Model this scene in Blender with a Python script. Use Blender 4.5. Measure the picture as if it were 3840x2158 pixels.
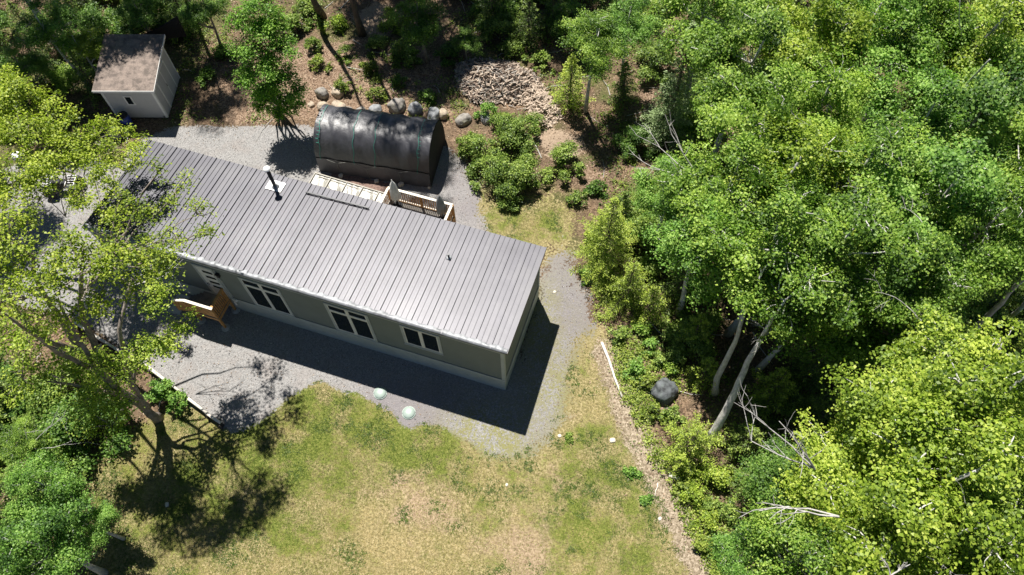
import bpy, math, random
import numpy as np
from mathutils import Vector, Matrix, noise as mnoise

for o in list(bpy.data.objects):
    bpy.data.objects.remove(o)
SC = bpy.context.scene
COL = SC.collection

# ------------------------------------------------------------------ camera, world, sun
CAMLOC = np.array([4.452, -11.26, 31.729])
YAW, PIT, ROL, FPX = -0.342, 1.073, -0.028, 2858.258
_fw = np.array([math.sin(YAW)*math.cos(PIT), math.cos(YAW)*math.cos(PIT), -math.sin(PIT)])
_rt = np.cross(_fw, [0, 0, 1]); _rt /= np.linalg.norm(_rt); _up = np.cross(_rt, _fw)
_c, _s = math.cos(ROL), math.sin(ROL)
_rt, _up = _rt*_c+_up*_s, _up*_c-_rt*_s
cam = bpy.data.cameras.new('camera')
cam.sensor_width = 36; cam.lens = 36*FPX/3840
cam.clip_start = 0.5; cam.clip_end = 2000
co = bpy.data.objects.new('camera', cam); COL.objects.link(co)
M = Matrix.Identity(4)
for i in range(3):
    M[i][0] = _rt[i]; M[i][1] = _up[i]; M[i][2] = -_fw[i]; M[i][3] = CAMLOC[i]
co.matrix_world = M
SC.camera = co
SC.render.resolution_x = 1024; SC.render.resolution_y = 575

SUN = Vector((-0.291, 0.363, 1.0)).normalized()
ELEV = math.asin(SUN.z)
w = bpy.data.worlds.new('World'); SC.world = w; w.use_nodes = True
nt = w.node_tree
sky = nt.nodes.new('ShaderNodeTexSky'); sky.sky_type = 'NISHITA'; sky.sun_disc = False
sky.sun_elevation = ELEV; sky.sun_rotation = math.atan2(SUN.x, SUN.y)
sky.air_density = 0.55; sky.dust_density = 0.2; sky.ozone_density = 1.0; sky.altitude = 900
bg = nt.nodes['Background']; bg.inputs['Strength'].default_value = 0.05
nt.links.new(sky.outputs[0], bg.inputs['Color'])
sl = bpy.data.lights.new('sun', 'SUN'); sl.energy = 5.0; sl.angle = math.radians(0.53); sl.color = (1.0, 0.955, 0.89)
so = bpy.data.objects.new('sun', sl); COL.objects.link(so)
so.rotation_euler = SUN.to_track_quat('Z', 'Y').to_euler(); so.location = (0, 0, 60)
SC.view_settings.view_transform = 'Standard'; SC.view_settings.look = 'None'
SC.view_settings.exposure = 0.82; SC.view_settings.gamma = 1.0
SC.view_settings.use_curve_mapping = False

R = random.Random(7)
RN = np.random.default_rng(11)

def un(px, py, z=0.0):
    """point of the place at height z (px, py measured on the survey photo)"""
    u = px*3840/2576-1920; v = 1079-py*3840/2576
    d = _fw*FPX+_rt*u+_up*v
    return CAMLOC+d*(z-CAMLOC[2])/d[2]

# ------------------------------------------------------------------ materials
def new_mat(name):
    m = bpy.data.materials.new(name); m.use_nodes = True
    return m, m.node_tree, m.node_tree.nodes['Principled BSDF']

def N(t, typ, **kw):
    n = t.nodes.new(typ)
    for k, v in kw.items():
        setattr(n, k, v)
    return n

def mixc(t, fac, a, b, mode='MIX'):
    n = N(t, 'ShaderNodeMix', data_type='RGBA', blend_type=mode)
    for s, v in ((0, fac), (6, a), (7, b)):
        if isinstance(v, (int, float)): n.inputs[s].default_value = v
        elif isinstance(v, (tuple, list)): n.inputs[s].default_value = (*v[:3], 1)
        else: t.links.new(v, n.inputs[s])
    return n.outputs[2]

def noise(t, scale, detail=4, rough=.55, vec=None, dist=0.0):
    n = N(t, 'ShaderNodeTexNoise'); n.inputs['Scale'].default_value = scale
    n.inputs['Detail'].default_value = detail; n.inputs['Roughness'].default_value = rough
    n.inputs['Distortion'].default_value = dist
    if vec is not None: t.links.new(vec, n.inputs['Vector'])
    return n

def ramp(t, fac, stops):
    r = N(t, 'ShaderNodeValToRGB'); e = r.color_ramp.elements
    while len(e) < len(stops): e.new(0.5)
    for i, (p, c) in enumerate(stops):
        e[i].position = p; e[i].color = (*c[:3], 1) if not isinstance(c, (int, float)) else (c, c, c, 1)
    t.links.new(fac, r.inputs[0])
    return r.outputs[0]

def mth(t, op, a, b=None, clamp=False):
    n = N(t, 'ShaderNodeMath', operation=op, use_clamp=clamp)
    for i, v in enumerate((a, b)):
        if v is None: continue
        if isinstance(v, (int, float)): n.inputs[i].default_value = v
        else: t.links.new(v, n.inputs[i])
    return n.outputs[0]

def sm(t, x, lo, hi):
    n = N(t, 'ShaderNodeMapRange', interpolation_type='SMOOTHSTEP')
    n.inputs[1].default_value = lo; n.inputs[2].default_value = hi
    t.links.new(x, n.inputs[0])
    return n.outputs[0]

def bump(t, h, strength=.4, dist=.02):
    b = N(t, 'ShaderNodeBump'); b.inputs['Strength'].default_value = strength
    b.inputs['Distance'].default_value = dist
    t.links.new(h, b.inputs['Height'])
    return b.outputs[0]

def objco(t):
    return N(t, 'ShaderNodeTexCoord').outputs['Object']

def simple(name, col, rough=.6, metal=0.0, var=.12, scale=6.0, bumps=0.0, bscale=40, spec=.5, coat=0.0, dirt=None):
    m, t, p = new_mat(name)
    v = objco(t)
    n = noise(t, scale, 5, .6, v)
    dark = tuple(c*(1-var*1.6) for c in col); lite = tuple(min(1, c*(1+var)) for c in col)
    c = ramp(t, n.outputs[0], [(.3, dark), (.5, col), (.72, lite)])
    if dirt:
        d = noise(t, dirt[1], 6, .7, v)
        c = mixc(t, mth(t, 'MULTIPLY', sm(t, d.outputs[0], .48, .7), dirt[2]), c, dirt[0])
    t.links.new(c, p.inputs['Base Color'])
    p.inputs['Roughness'].default_value = rough; p.inputs['Metallic'].default_value = metal
    p.inputs['Specular IOR Level'].default_value = spec
    if bumps:
        b = noise(t, bscale, 4, .6, v)
        t.links.new(bump(t, b.outputs[0], bumps, .02), p.inputs['Normal'])
    return m

def leaf_mat(name, dark, mid, lite, trans=.35, tcol=None):
    m, t, p = new_mat(name)
    a = N(t, 'ShaderNodeAttribute', attribute_name='tone')
    oi = N(t, 'ShaderNodeObjectInfo')
    x = mth(t, 'ADD', a.outputs['Fac'], mth(t, 'MULTIPLY', mth(t, 'SUBTRACT', oi.outputs['Random'], .5), .26))
    c = ramp(t, x, [(.08, dark), (.5, mid), (.92, lite)])
    t.links.new(c, p.inputs['Base Color'])
    p.inputs['Roughness'].default_value = .5; p.inputs['Specular IOR Level'].default_value = .35
    tr = N(t, 'ShaderNodeBsdfTranslucent')
    tc = mixc(t, 1.0, c, tcol or (1.15, 1.45, .45), 'MULTIPLY')
    t.links.new(tc, tr.inputs['Color'])
    mx = N(t, 'ShaderNodeMixShader'); mx.inputs[0].default_value = trans
    t.links.new(p.outputs[0], mx.inputs[1]); t.links.new(tr.outputs[0], mx.inputs[2])
    t.links.new(mx.outputs[0], t.nodes['Material Output'].inputs['Surface'])
    return m

MAT = {}
MAT['leaf_lime'] = leaf_mat('yellow_green_leaf', (.08, .13, .012), (.28, .36, .03), (.52, .57, .09))
MAT['leaf_lime2'] = leaf_mat('light_green_leaf', (.06, .11, .012), (.23, .33, .030), (.47, .54, .09))
MAT['leaf_green'] = leaf_mat('green_leaf', (.04, .09, .012), (.165, .29, .035), (.38, .50, .09))
MAT['leaf_bright'] = leaf_mat('bright_green_leaf', (.05, .12, .018), (.20, .37, .05), (.42, .58, .14), .42)
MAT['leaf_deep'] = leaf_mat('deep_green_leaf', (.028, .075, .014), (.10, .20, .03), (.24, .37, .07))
MAT['leaf_fresh'] = leaf_mat('fresh_green_leaf', (.035, .09, .016), (.15, .30, .045), (.34, .50, .11))
MAT['fir_lime'] = leaf_mat('bright_fir_needle', (.07, .115, .014), (.26, .35, .04), (.49, .56, .10), .28)
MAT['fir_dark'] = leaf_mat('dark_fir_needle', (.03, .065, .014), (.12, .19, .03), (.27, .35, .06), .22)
MAT['fir_blue'] = leaf_mat('blue_spruce_needle', (.06, .10, .04), (.20, .28, .11), (.36, .46, .22), .22)
MAT['plant'] = leaf_mat('low_plant_leaf', (.045, .08, .015), (.16, .23, .03), (.36, .42, .08), .3)
MAT['bush_leaf'] = leaf_mat('bush_leaf', (.04, .08, .016), (.16, .25, .04), (.36, .45, .10), .28)

def litter_mat():
    m, t, p = new_mat('dead_leaf')
    a = N(t, 'ShaderNodeAttribute', attribute_name='tone')
    c = ramp(t, a.outputs['Fac'], [(.05, (.08, .05, .03)), (.45, (.20, .135, .085)), (.7, (.33, .235, .155)), (.95, (.46, .37, .27))])
    t.links.new(c, p.inputs['Base Color']); p.inputs['Roughness'].default_value = .8
    return m
MAT['litter'] = litter_mat()

def grass_mat():
    m, t, p = new_mat('grass_blade')
    a = N(t, 'ShaderNodeAttribute', attribute_name='tone')
    c = ramp(t, a.outputs['Fac'], [(.05, (.08, .13, .018)), (.35, (.17, .21, .035)), (.62, (.33, .29, .095)), (.95, (.54, .43, .21))])
    t.links.new(c, p.inputs['Base Color']); p.inputs['Roughness'].default_value = .7
    p.inputs['Specular IOR Level'].default_value = .2
    return m
MAT['grass'] = grass_mat()

def bark_mat(name, a_, b_, scale=9):
    m, t, p = new_mat(name)
    v = objco(t)
    mp = N(t, 'ShaderNodeMapping'); mp.inputs['Scale'].default_value = (1, 1, .35)
    t.links.new(v, mp.inputs['Vector'])
    n = noise(t, scale, 6, .7, mp.outputs[0]); n2 = noise(t, scale*.25, 3, .5, v)
    c = ramp(t, n.outputs[0], [(.32, a_), (.62, b_)])
    c = mixc(t, sm(t, n2.outputs[0], .5, .7), c, tuple(x*.55 for x in b_))
    t.links.new(c, p.inputs['Base Color']); p.inputs['Roughness'].default_value = .85
    t.links.new(bump(t, n.outputs[0], .7, .03), p.inputs['Normal'])
    return m
MAT['bark'] = bark_mat('grey_brown_bark', (.10, .08, .06), (.33, .28, .235))
MAT['bark_pale'] = bark_mat('pale_aspen_bark', (.33, .32, .29), (.66, .64, .60))
MAT['bark_dark'] = bark_mat('dark_fir_bark', (.05, .038, .03), (.16, .12, .09))
MAT['deadwood'] = bark_mat('bleached_dead_wood', (.30, .28, .26), (.56, .54, .50))

def ground_mat():
    m, t, p = new_mat('ground_surface')
    pos = N(t, 'ShaderNodeNewGeometry').outputs['Position']
    def at(n): return N(t, 'ShaderNodeAttribute', attribute_name=n).outputs['Fac']
    n_mid = noise(t, 1.1, 6, .62, pos).outputs[0]
    n_fine = noise(t, 9, 6, .7, pos).outputs[0]
    n_grit = noise(t, 38, 3, .7, pos).outputs[0]
    n_big = noise(t, .35, 4, .5, pos).outputs[0]
    edge = mth(t, 'ADD', mth(t, 'MULTIPLY', mth(t, 'SUBTRACT', n_mid, .5), .9), mth(t, 'MULTIPLY', mth(t, 'SUBTRACT', n_fine, .5), 1.3))
    def zone(name, lo=.42, hi=.58):
        return sm(t, mth(t, 'ADD', at(name), edge), lo, hi)
    # forest floor: dark humus, dead leaves, moss
    vor = N(t, 'ShaderNodeTexVoronoi'); vor.inputs['Scale'].default_value = 16; t.links.new(pos, vor.inputs['Vector'])
    lit = ramp(t, vor.outputs['Color'], [(.15, (.085, .055, .036)), (.5, (.20, .135, .085)), (.85, (.36, .25, .165))])
    hum = ramp(t, n_fine, [(.3, (.06, .042, .028)), (.55, (.17, .12, .078)), (.75, (.30, .22, .15))])
    floor = mixc(t, sm(t, n_mid, .38, .62), hum, lit)
    moss = ramp(t, n_fine, [(.3, (.04, .06, .015)), (.7, (.15, .19, .045))])
    floor = mixc(t, mth(t, 'MULTIPLY', sm(t, n_big, .48, .62), .55), floor, moss)
    # dry red-brown leaf litter
    dl = ramp(t, vor.outputs['Color'], [(.1, (.11, .07, .045)), (.5, (.25, .17, .115)), (.9, (.42, .31, .22))])
    floor = mixc(t, zone('litter'), floor, dl)
    sand = ramp(t, n_fine, [(.3, (.26, .19, .135)), (.7, (.48, .37, .27))])
    floor = mixc(t, zone('dirt'), floor, sand)
    # lawn
    nl = noise(t, .75, 6, .7, pos).outputs[0]
    g_g = ramp(t, n_fine, [(.34, (.07, .10, .02)), (.5, (.17, .205, .04)), (.66, (.30, .30, .09))])
    g_d = ramp(t, n_fine, [(.34, (.13, .115, .05)), (.5, (.31, .26, .12)), (.66, (.56, .46, .26))])
    gf = mth(t, 'ADD', at('green'), mth(t, 'ADD', mth(t, 'MULTIPLY', mth(t, 'SUBTRACT', nl, .5), 4.2), mth(t, 'MULTIPLY', mth(t, 'SUBTRACT', n_fine, .5), 2.2)))
    lawn = mixc(t, sm(t, gf, .2, .85), g_d, g_g)
    bare = ramp(t, n_fine, [(.32, (.22, .15, .09)), (.68, (.56, .42, .29))])
    lawn = mixc(t, mth(t, 'MULTIPLY', sm(t, mth(t, 'ADD', at('bare'), mth(t, 'MULTIPLY', mth(t, 'SUBTRACT', n_mid, .5), 1.6)), .35, .8), .8), lawn, bare)
    # gravel
    v2 = N(t, 'ShaderNodeTexVoronoi'); v2.inputs['Scale'].default_value = 24; t.links.new(pos, v2.inputs['Vector'])
    gv = ramp(t, v2.outputs['Color'], [(.05, (.145, .142, .14)), (.45, (.32, .312, .305)), (.85, (.51, .495, .475))])
    gv2 = ramp(t, n_grit, [(.3, (.20, .196, .19)), (.7, (.43, .42, .405))])
    grav = mixc(t, .5, gv, gv2)
    grav = mixc(t, mth(t, 'MULTIPLY', sm(t, n_mid, .45, .7), .35), grav, (.33, .28, .25))
    grav = mixc(t, mth(t, 'MULTIPLY', at('weedy'), sm(t, mth(t, 'ADD', n_fine, mth(t, 'MULTIPLY', n_mid, .6)), .70, .86)), grav, (.27, .26, .10))
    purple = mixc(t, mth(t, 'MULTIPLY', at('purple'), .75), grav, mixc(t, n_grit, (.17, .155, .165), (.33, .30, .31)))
    _l, _g = at('lawn'), at('gravel')
    _both = mth(t, 'MAXIMUM', _l, mth(t, 'MINIMUM', mth(t, 'MULTIPLY', _l, 6), mth(t, 'ADD', _l, mth(t, 'ADD', _g, at('path')))))
    c = mixc(t, sm(t, mth(t, 'ADD', _both, edge), .42, .58), floor, lawn)
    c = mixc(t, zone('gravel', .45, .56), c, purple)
    chips = ramp(t, vor.outputs['Color'], [(.05, (.15, .115, .075)), (.5, (.33, .265, .185)), (.92, (.54, .45, .34))])
    c = mixc(t, zone('path'), c, chips)
    c = mixc(t, 1.0, c, (.84, .84, .84), 'MULTIPLY')
    t.links.new(c, p.inputs['Base Color'])
    p.inputs['Roughness'].default_value = .95; p.inputs['Specular IOR Level'].default_value = .15
    h = mth(t, 'ADD', mth(t, 'MULTIPLY', n_fine, 1.0), mth(t, 'MULTIPLY', n_grit, .5))
    t.links.new(bump(t, h, .8, .06), p.inputs['Normal'])
    return m
MAT['ground'] = ground_mat()

def roof_mat():
    m, t, p = new_mat('grey_painted_steel')
    v = objco(t)
    mp = N(t, 'ShaderNodeMapping'); mp.inputs['Scale'].default_value = (.35, .35, .35); t.links.new(v, mp.inputs['Vector'])
    n = noise(t, 1.0, 5, .6, mp.outputs[0]); f = noise(t, 30, 3, .7, v)
    c = ramp(t, n.outputs[0], [(.35, (.052, .051, .064)), (.5, (.066, .065, .080)), (.65, (.086, .085, .096))])
    c = mixc(t, mth(t, 'MULTIPLY', sm(t, f.outputs[0], .5, .8), .2), c, (.26, .255, .25))
    mp2 = N(t, 'ShaderNodeMapping'); mp2.inputs['Scale'].default_value = (4.5, .25, .25); t.links.new(v, mp2.inputs['Vector'])
    st = noise(t, 1.0, 4, .6, mp2.outputs[0])
    c = mixc(t, mth(t, 'MULTIPLY', sm(t, st.outputs[0], .5, .72), .16), c, (.16, .16, .165))
    t.links.new(c, p.inputs['Base Color'])
    p.inputs['Metallic'].default_value = .15; p.inputs['Roughness'].default_value = .42
    p.inputs['Specular IOR Level'].default_value = .5
    t.links.new(bump(t, n.outputs[0], .15, .05), p.inputs['Normal'])
    return m
MAT['roof'] = roof_mat()
MAT['flashing'] = simple('galvanised_flashing', (.21, .22, .23), .5, .2, .3, 2.0, .3, 8)
MAT['fascia'] = simple('dark_fascia', (.045, .05, .055), .5)
MAT['siding'] = simple('sage_grey_siding', (.175, .20, .185), .7, 0, .05, 1.5)
MAT['trim'] = simple('pale_grey_trim', (.44, .47, .45), .6, 0, .06, 2.0, dirt=((.3, .3, .27), 2.5, .25))
MAT['skirting'] = simple('pale_skirting_panel', (.38, .41, .39), .65, 0, .06, 1.0, dirt=((.25, .25, .22), 3, .4))
MAT['black_metal'] = simple('black_metal', (.022, .023, .026), .42, .4, .2, 5)
MAT['white_metal'] = simple('white_metal', (.80, .80, .78), .4, .2, .05, 4)
MAT['white_paint'] = simple('white_paint', (.74, .73, .68), .55, 0, .08, 4, dirt=((.45, .42, .36), 5, .3))
MAT['frame_wood'] = simple('pale_frame_wood', (.36, .34, .29), .7, 0, .15, 5)
MAT['cedar'] = simple('orange_cedar', (.50, .25, .075), .65, 0, .3, 5, .3, 30)
MAT['cedar_white'] = simple('sunlit_pale_rail', (.70, .64, .54), .6, 0, .12, 5)  # paler copy of the cedar, sunlight on the rails put into the colour
MAT['deck'] = simple('grey_brown_deck_board', (.17, .15, .13), .7, 0, .25, 4, .3, 25)
MAT['concrete'] = simple('concrete', (.45, .44, .41), .85, 0, .2, 6, .4, 40)
MAT['green_plastic'] = simple('pale_green_plastic', (.29, .36, .32), .45, 0, .12, 5, dirt=((.3, .33, .27), 9, .5))
MAT['rope_green'] = simple('green_rope', (.03, .30, .22), .7)
MAT['rope_grey'] = simple('grey_rope', (.20, .20, .18), .7)
MAT['umbrella_light'] = simple('light_grey_canvas', (.82, .81, .77), .85, 0, .12, 5)
MAT['umbrella_dark'] = simple('dark_grey_canvas', (.25, .26, .27), .85, 0, .15, 5)
MAT['rock'] = simple('granite_boulder', (.26, .24, .215), .9, 0, .35, 4, .8, 18, dirt=((.19, .20, .10), 3, .5))
MAT['rock_tan'] = simple('tan_boulder', (.40, .33, .25), .9, 0, .25, 4, .8, 18, dirt=((.30, .29, .14), 3, .5))
MAT['rock_grey'] = simple('blue_grey_boulder', (.24, .25, .26), .9, 0, .3, 4, .8, 18, dirt=((.46, .43, .37), 3, .6))
MAT['rock_dark'] = simple('dark_boulder', (.10, .11, .115), .85, 0, .5, 3, .8, 14, dirt=((.16, .20, .17), 4, .5))
MAT['rock_white'] = simple('pale_stone', (.62, .57, .47), .9, 0, .15, 6, .5, 30)
MAT['mulch'] = simple('red_mulch', (.19, .125, .10), .9, 0, .4, 14, .8, 40)
MAT['wood_a'] = simple('fresh_split_wood', (.46, .37, .29), .8, 0, .25, 6, .3, 30)
MAT['wood_b'] = simple('weathered_split_wood', (.30, .27, .235), .85, 0, .3, 6, .3, 30)
MAT['wood_c'] = simple('barked_split_wood', (.15, .11, .085), .9, 0, .3, 8, .5, 30)
MAT['peeled'] = simple('peeled_pale_log', (.70, .65, .56), .75, 0, .15, 6, .3, 20)
MAT['timber_dark'] = simple('dark_timber', (.075, .06, .05), .85, 0, .4, 5, .4, 20)
MAT['blue_plastic'] = simple('blue_plastic', (.02, .05, .25), .4)
MAT['rubber'] = simple('black_rubber', (.018, .018, .02), .7)
MAT['shed_wall'] = simple('light_grey_shed_siding', (.47, .46, .45), .7, 0, .06, 2, dirt=((.3, .29, .27), 2, .3))
MAT['shed_trim'] = simple('white_shed_trim', (.72, .71, .68), .6, 0, .05, 2)

def shingle_mat():
    m, t, p = new_mat('brown_asphalt_shingle')
    v = objco(t)
    b = N(t, 'ShaderNodeTexBrick'); b.inputs['Scale'].default_value = 1.0
    b.inputs['Brick Width'].default_value = .28; b.inputs['Row Height'].default_value = .14; b.inputs['Mortar Size'].default_value = .006
    b.inputs['Color1'].default_value = (.12, .095, .082, 1); b.inputs['Color2'].default_value = (.21, .165, .138, 1); b.inputs['Mortar'].default_value = (.12, .09, .08, 1)
    t.links.new(v, b.inputs['Vector'])
    n = noise(t, 25, 4, .7, v); n2 = noise(t, 2.6, 7, .7, v)
    c = mixc(t, .45, b.outputs[0], ramp(t, n.outputs[0], [(.3, (.16, .12, .10)), (.7, (.46, .38, .32))]))
    c = mixc(t, mth(t, 'MULTIPLY', sm(t, n2.outputs[0], .42, .62), .75), c, (.085, .07, .06))
    t.links.new(c, p.inputs['Base Color']); p.inputs['Roughness'].default_value = .92
    return m
MAT['shingle'] = shingle_mat()

def glass_mat():
    m, t, p = new_mat('window_glass')
    p.inputs['Base Color'].default_value = (.012, .017, .018, 1); p.inputs['Roughness'].default_value = .06
    p.inputs['Specular IOR Level'].default_value = .35
    return m
MAT['glass'] = glass_mat()

def tarp_mat(name, col, rough):
    m, t, p = new_mat(name)
    v = objco(t)
    mp = N(t, 'ShaderNodeMapping'); mp.inputs['Scale'].default_value = (1.2, .9, .9); t.links.new(v, mp.inputs['Vector'])
    n = noise(t, 1.6, 6, .65, mp.outputs[0], .8); n2 = noise(t, 9, 4, .6, v, .4)
    c = ramp(t, n.outputs[0], [(.35, tuple(x*.8 for x in col)), (.65, tuple(x*1.25 for x in col))])
    t.links.new(c, p.inputs['Base Color']); p.inputs['Roughness'].default_value = rough
    h = mth(t, 'ADD', n.outputs[0], mth(t, 'MULTIPLY', n2.outputs[0], .35))
    t.links.new(bump(t, h, .45, .07), p.inputs['Normal'])
    p.inputs['Specular IOR Level'].default_value = .9
    return m
MAT['tarp'] = tarp_mat('black_tarpaulin', (.042, .042, .049), .48)
MAT['tarp_flap'] = tarp_mat('grey_tarpaulin_flap', (.055, .055, .065), .5)
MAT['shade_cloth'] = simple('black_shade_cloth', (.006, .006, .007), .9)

def sheet_mat():
    m, t, p = new_mat('clear_plastic_sheet')
    v = objco(t)
    n = noise(t, 2.5, 5, .6, v)
    t.links.new(ramp(t, n.outputs[0], [(.35, (.15, .145, .12)), (.6, (.26, .25, .215))]), p.inputs['Base Color'])
    p.inputs['Roughness'].default_value = .35
    t.links.new(bump(t, n.outputs[0], .6, .08), p.inputs['Normal'])
    return m
MAT['sheet'] = sheet_mat()

# ------------------------------------------------------------------ mesh helpers
class MB:
    def __init__(s): s.v = []; s.f = []
    def quad(s, a, b, c, d):
        i = len(s.v); s.v += [tuple(a), tuple(b), tuple(c), tuple(d)]; s.f.append((i, i+1, i+2, i+3)); return s
    def poly(s, pts):
        i = len(s.v); s.v += [tuple(p) for p in pts]; s.f.append(tuple(range(i, i+len(pts)))); return s
    def hexa(s, c):
        i = len(s.v); s.v += [tuple(p) for p in c]
        for q in ((0, 3, 2, 1), (4, 5, 6, 7), (0, 1, 5, 4), (1, 2, 6, 5), (2, 3, 7, 6), (3, 0, 4, 7)):
            s.f.append(tuple(i+k for k in q))
        return s
    def box(s, x0, y0, z0, x1, y1, z1):
        return s.hexa([(x0, y0, z0), (x1, y0, z0), (x1, y1, z0), (x0, y1, z0), (x0, y0, z1), (x1, y0, z1), (x1, y1, z1), (x0, y1, z1)])
    def bar(s, a, b, wd, ht, upv=(0, 0, 1)):
        a = Vector(a); b = Vector(b); d = (b-a).normalized(); u = Vector(upv)
        if abs(d.dot(u)) > .98: u = Vector((1, 0, 0))
        r = d.cross(u).normalized()*wd/2; u = r.cross(d).normalized()*ht/2
        return s.hexa([a-r-u, a+r-u, b+r-u, b-r-u, a-r+u, a+r+u, b+r+u, b-r+u])
    def tube(s, pts, rad, n=8, cap=True):
        pts = [Vector(p) for p in pts]
        if isinstance(rad, (int, float)): rad = [rad]*len(pts)
        i0 = len(s.v); ref = Vector((.31, .77, .55)).normalized()
        for k, p in enumerate(pts):
            d = (pts[min(k+1, len(pts)-1)]-pts[max(k-1, 0)])
            d = d.normalized() if d.length > 1e-9 else Vector((0, 0, 1))
            r = d.cross(ref)
            if r.length < .05: r = d.cross(Vector((1, 0, 0)))
            r.normalize(); u = r.cross(d)
            for j in range(n):
                a = 2*math.pi*j/n
                s.v.append(tuple(p+(r*math.cos(a)+u*math.sin(a))*rad[k]))
        for k in range(len(pts)-1):
            for j in range(n):
                a = i0+k*n+j; b = i0+k*n+(j+1) % n
                s.f.append((a, b, b+n, a+n))
        if cap:
            s.f.append(tuple(i0+j for j in range(n))[::-1])
            s.f.append(tuple(i0+(len(pts)-1)*n+j for j in range(n)))
        return s
    def lathe(s, c, prof, n=20):
        i0 = len(s.v)
        for (r, z) in prof:
            for j in range(n):
                a = 2*math.pi*j/n
                s.v.append((c[0]+r*math.cos(a), c[1]+r*math.sin(a), c[2]+z))
        for k in range(len(prof)-1):
            for j in range(n):
                a = i0+k*n+j; b = i0+k*n+(j+1) % n
                s.f.append((a, b, b+n, a+n))
        s.f.append(tuple(i0+j for j in range(n))[::-1]); s.f.append(tuple(i0+(len(prof)-1)*n+j for j in range(n)))
        return s
    def build(s, name, mat, parent=None, origin=(0, 0, 0), smooth=False, bevel=0):
        me = bpy.data.meshes.new(name)
        o = Vector(origin)
        me.from_pydata([(x-o.x, y-o.y, z-o.z) for x, y, z in s.v], [], s.f)
        me.materials.append(MAT[mat] if isinstance(mat, str) else mat)
        if smooth: me.shade_smooth()
        ob = bpy.data.objects.new(name, me); COL.objects.link(ob)
        if parent is not None: ob.parent = parent
        else: ob.location = o
        if bevel:
            md = ob.modifiers.new('bevel', 'BEVEL'); md.width = bevel; md.segments = 2
        return ob

def tag(o, label=None, cat=None, group=None, kind=None):
    if label: o['label'] = label
    if cat: o['category'] = cat
    if group: o['group'] = group
    if kind: o['kind'] = kind
    return o

def empty(name, loc, label, cat, group=None, rz=0):
    o = bpy.data.objects.new(name, None); COL.objects.link(o)
    o.empty_display_size = .2
    o.location = Vector([float(x) for x in loc]); o.rotation_euler = (0, 0, rz)
    return tag(o, label, cat, group)

def copy_tree(o, loc, rz=None, sc=None, label=None, parent=None):
    c = o.copy(); COL.objects.link(c)
    if parent is not None: c.parent = parent
    else:
        c.location = Vector([float(x) for x in loc])
        if rz is not None: c.rotation_euler = (0, 0, rz)
        if sc is not None: c.scale = (sc, sc, sc) if isinstance(sc, (int, float)) else sc
        if label: c['label'] = label
    for ch in o.children:
        copy_tree(ch, None, parent=c)
    return c

def fast_mesh(name, verts, fsize, mat, tone=None, smooth=False):
    """verts (n*fsize,3): every fsize verts are one face"""
    verts = np.asarray(verts, dtype=np.float32).reshape(-1, 3)
    n = len(verts); nf = n//fsize
    me = bpy.data.meshes.new(name)
    me.vertices.add(n); me.loops.add(n); me.polygons.add(nf)
    me.vertices.foreach_set('co', verts.ravel())
    me.loops.foreach_set('vertex_index', np.arange(n, dtype=np.int32))
    me.polygons.foreach_set('loop_start', np.arange(0, n, fsize, dtype=np.int32))
    me.polygons.foreach_set('loop_total', np.full(nf, fsize, dtype=np.int32))
    if tone is not None:
        a = me.attributes.new('tone', 'FLOAT', 'FACE'); a.data.foreach_set('value', np.asarray(tone, dtype=np.float32))
    me.update(calc_edges=True)
    me.materials.append(MAT[mat] if isinstance(mat, str) else mat)
    return me

def norm(a): return a/np.maximum(np.linalg.norm(a, axis=-1, keepdims=True), 1e-9)

def leaf_quads(c, nrm, size, rng, aspect=.72, fold=.12, dirv=None):
    """one folded leaf-shaped quad per centre"""
    n = len(c)
    d = rng.normal(size=(n, 3)) if dirv is None else dirv
    d = norm(d-nrm*np.sum(d*nrm, 1, keepdims=True)); s = np.cross(nrm, d)
    sz = size.reshape(-1, 1) if hasattr(size, 'reshape') else np.full((n, 1), size)
    a = c-d*sz*.5; b = c+d*sz*.5
    l = c-s*sz*.5*aspect+nrm*sz*fold-d*sz*.06; r = c+s*sz*.5*aspect+nrm*sz*fold-d*sz*.06
    return np.stack([a, r, b, l], 1)

# ------------------------------------------------------------------ trees
def limb_path(a, b, rng, n=6, sag=0.0, wob=.12):
    a = np.array(a, float); b = np.array(b, float)
    L = np.linalg.norm(b-a); pts = []
    off = rng.normal(size=3)*wob*L*.5
    for i in range(n+1):
        t = i/n
        p = a*(1-t)+b*t
        p = p+off*math.sin(math.pi*t)+rng.normal(size=3)*wob*L*.10*(0 < i < n)
        p[2] += sag*L*math.sin(math.pi*t)
        pts.append(p)
    return pts

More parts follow.
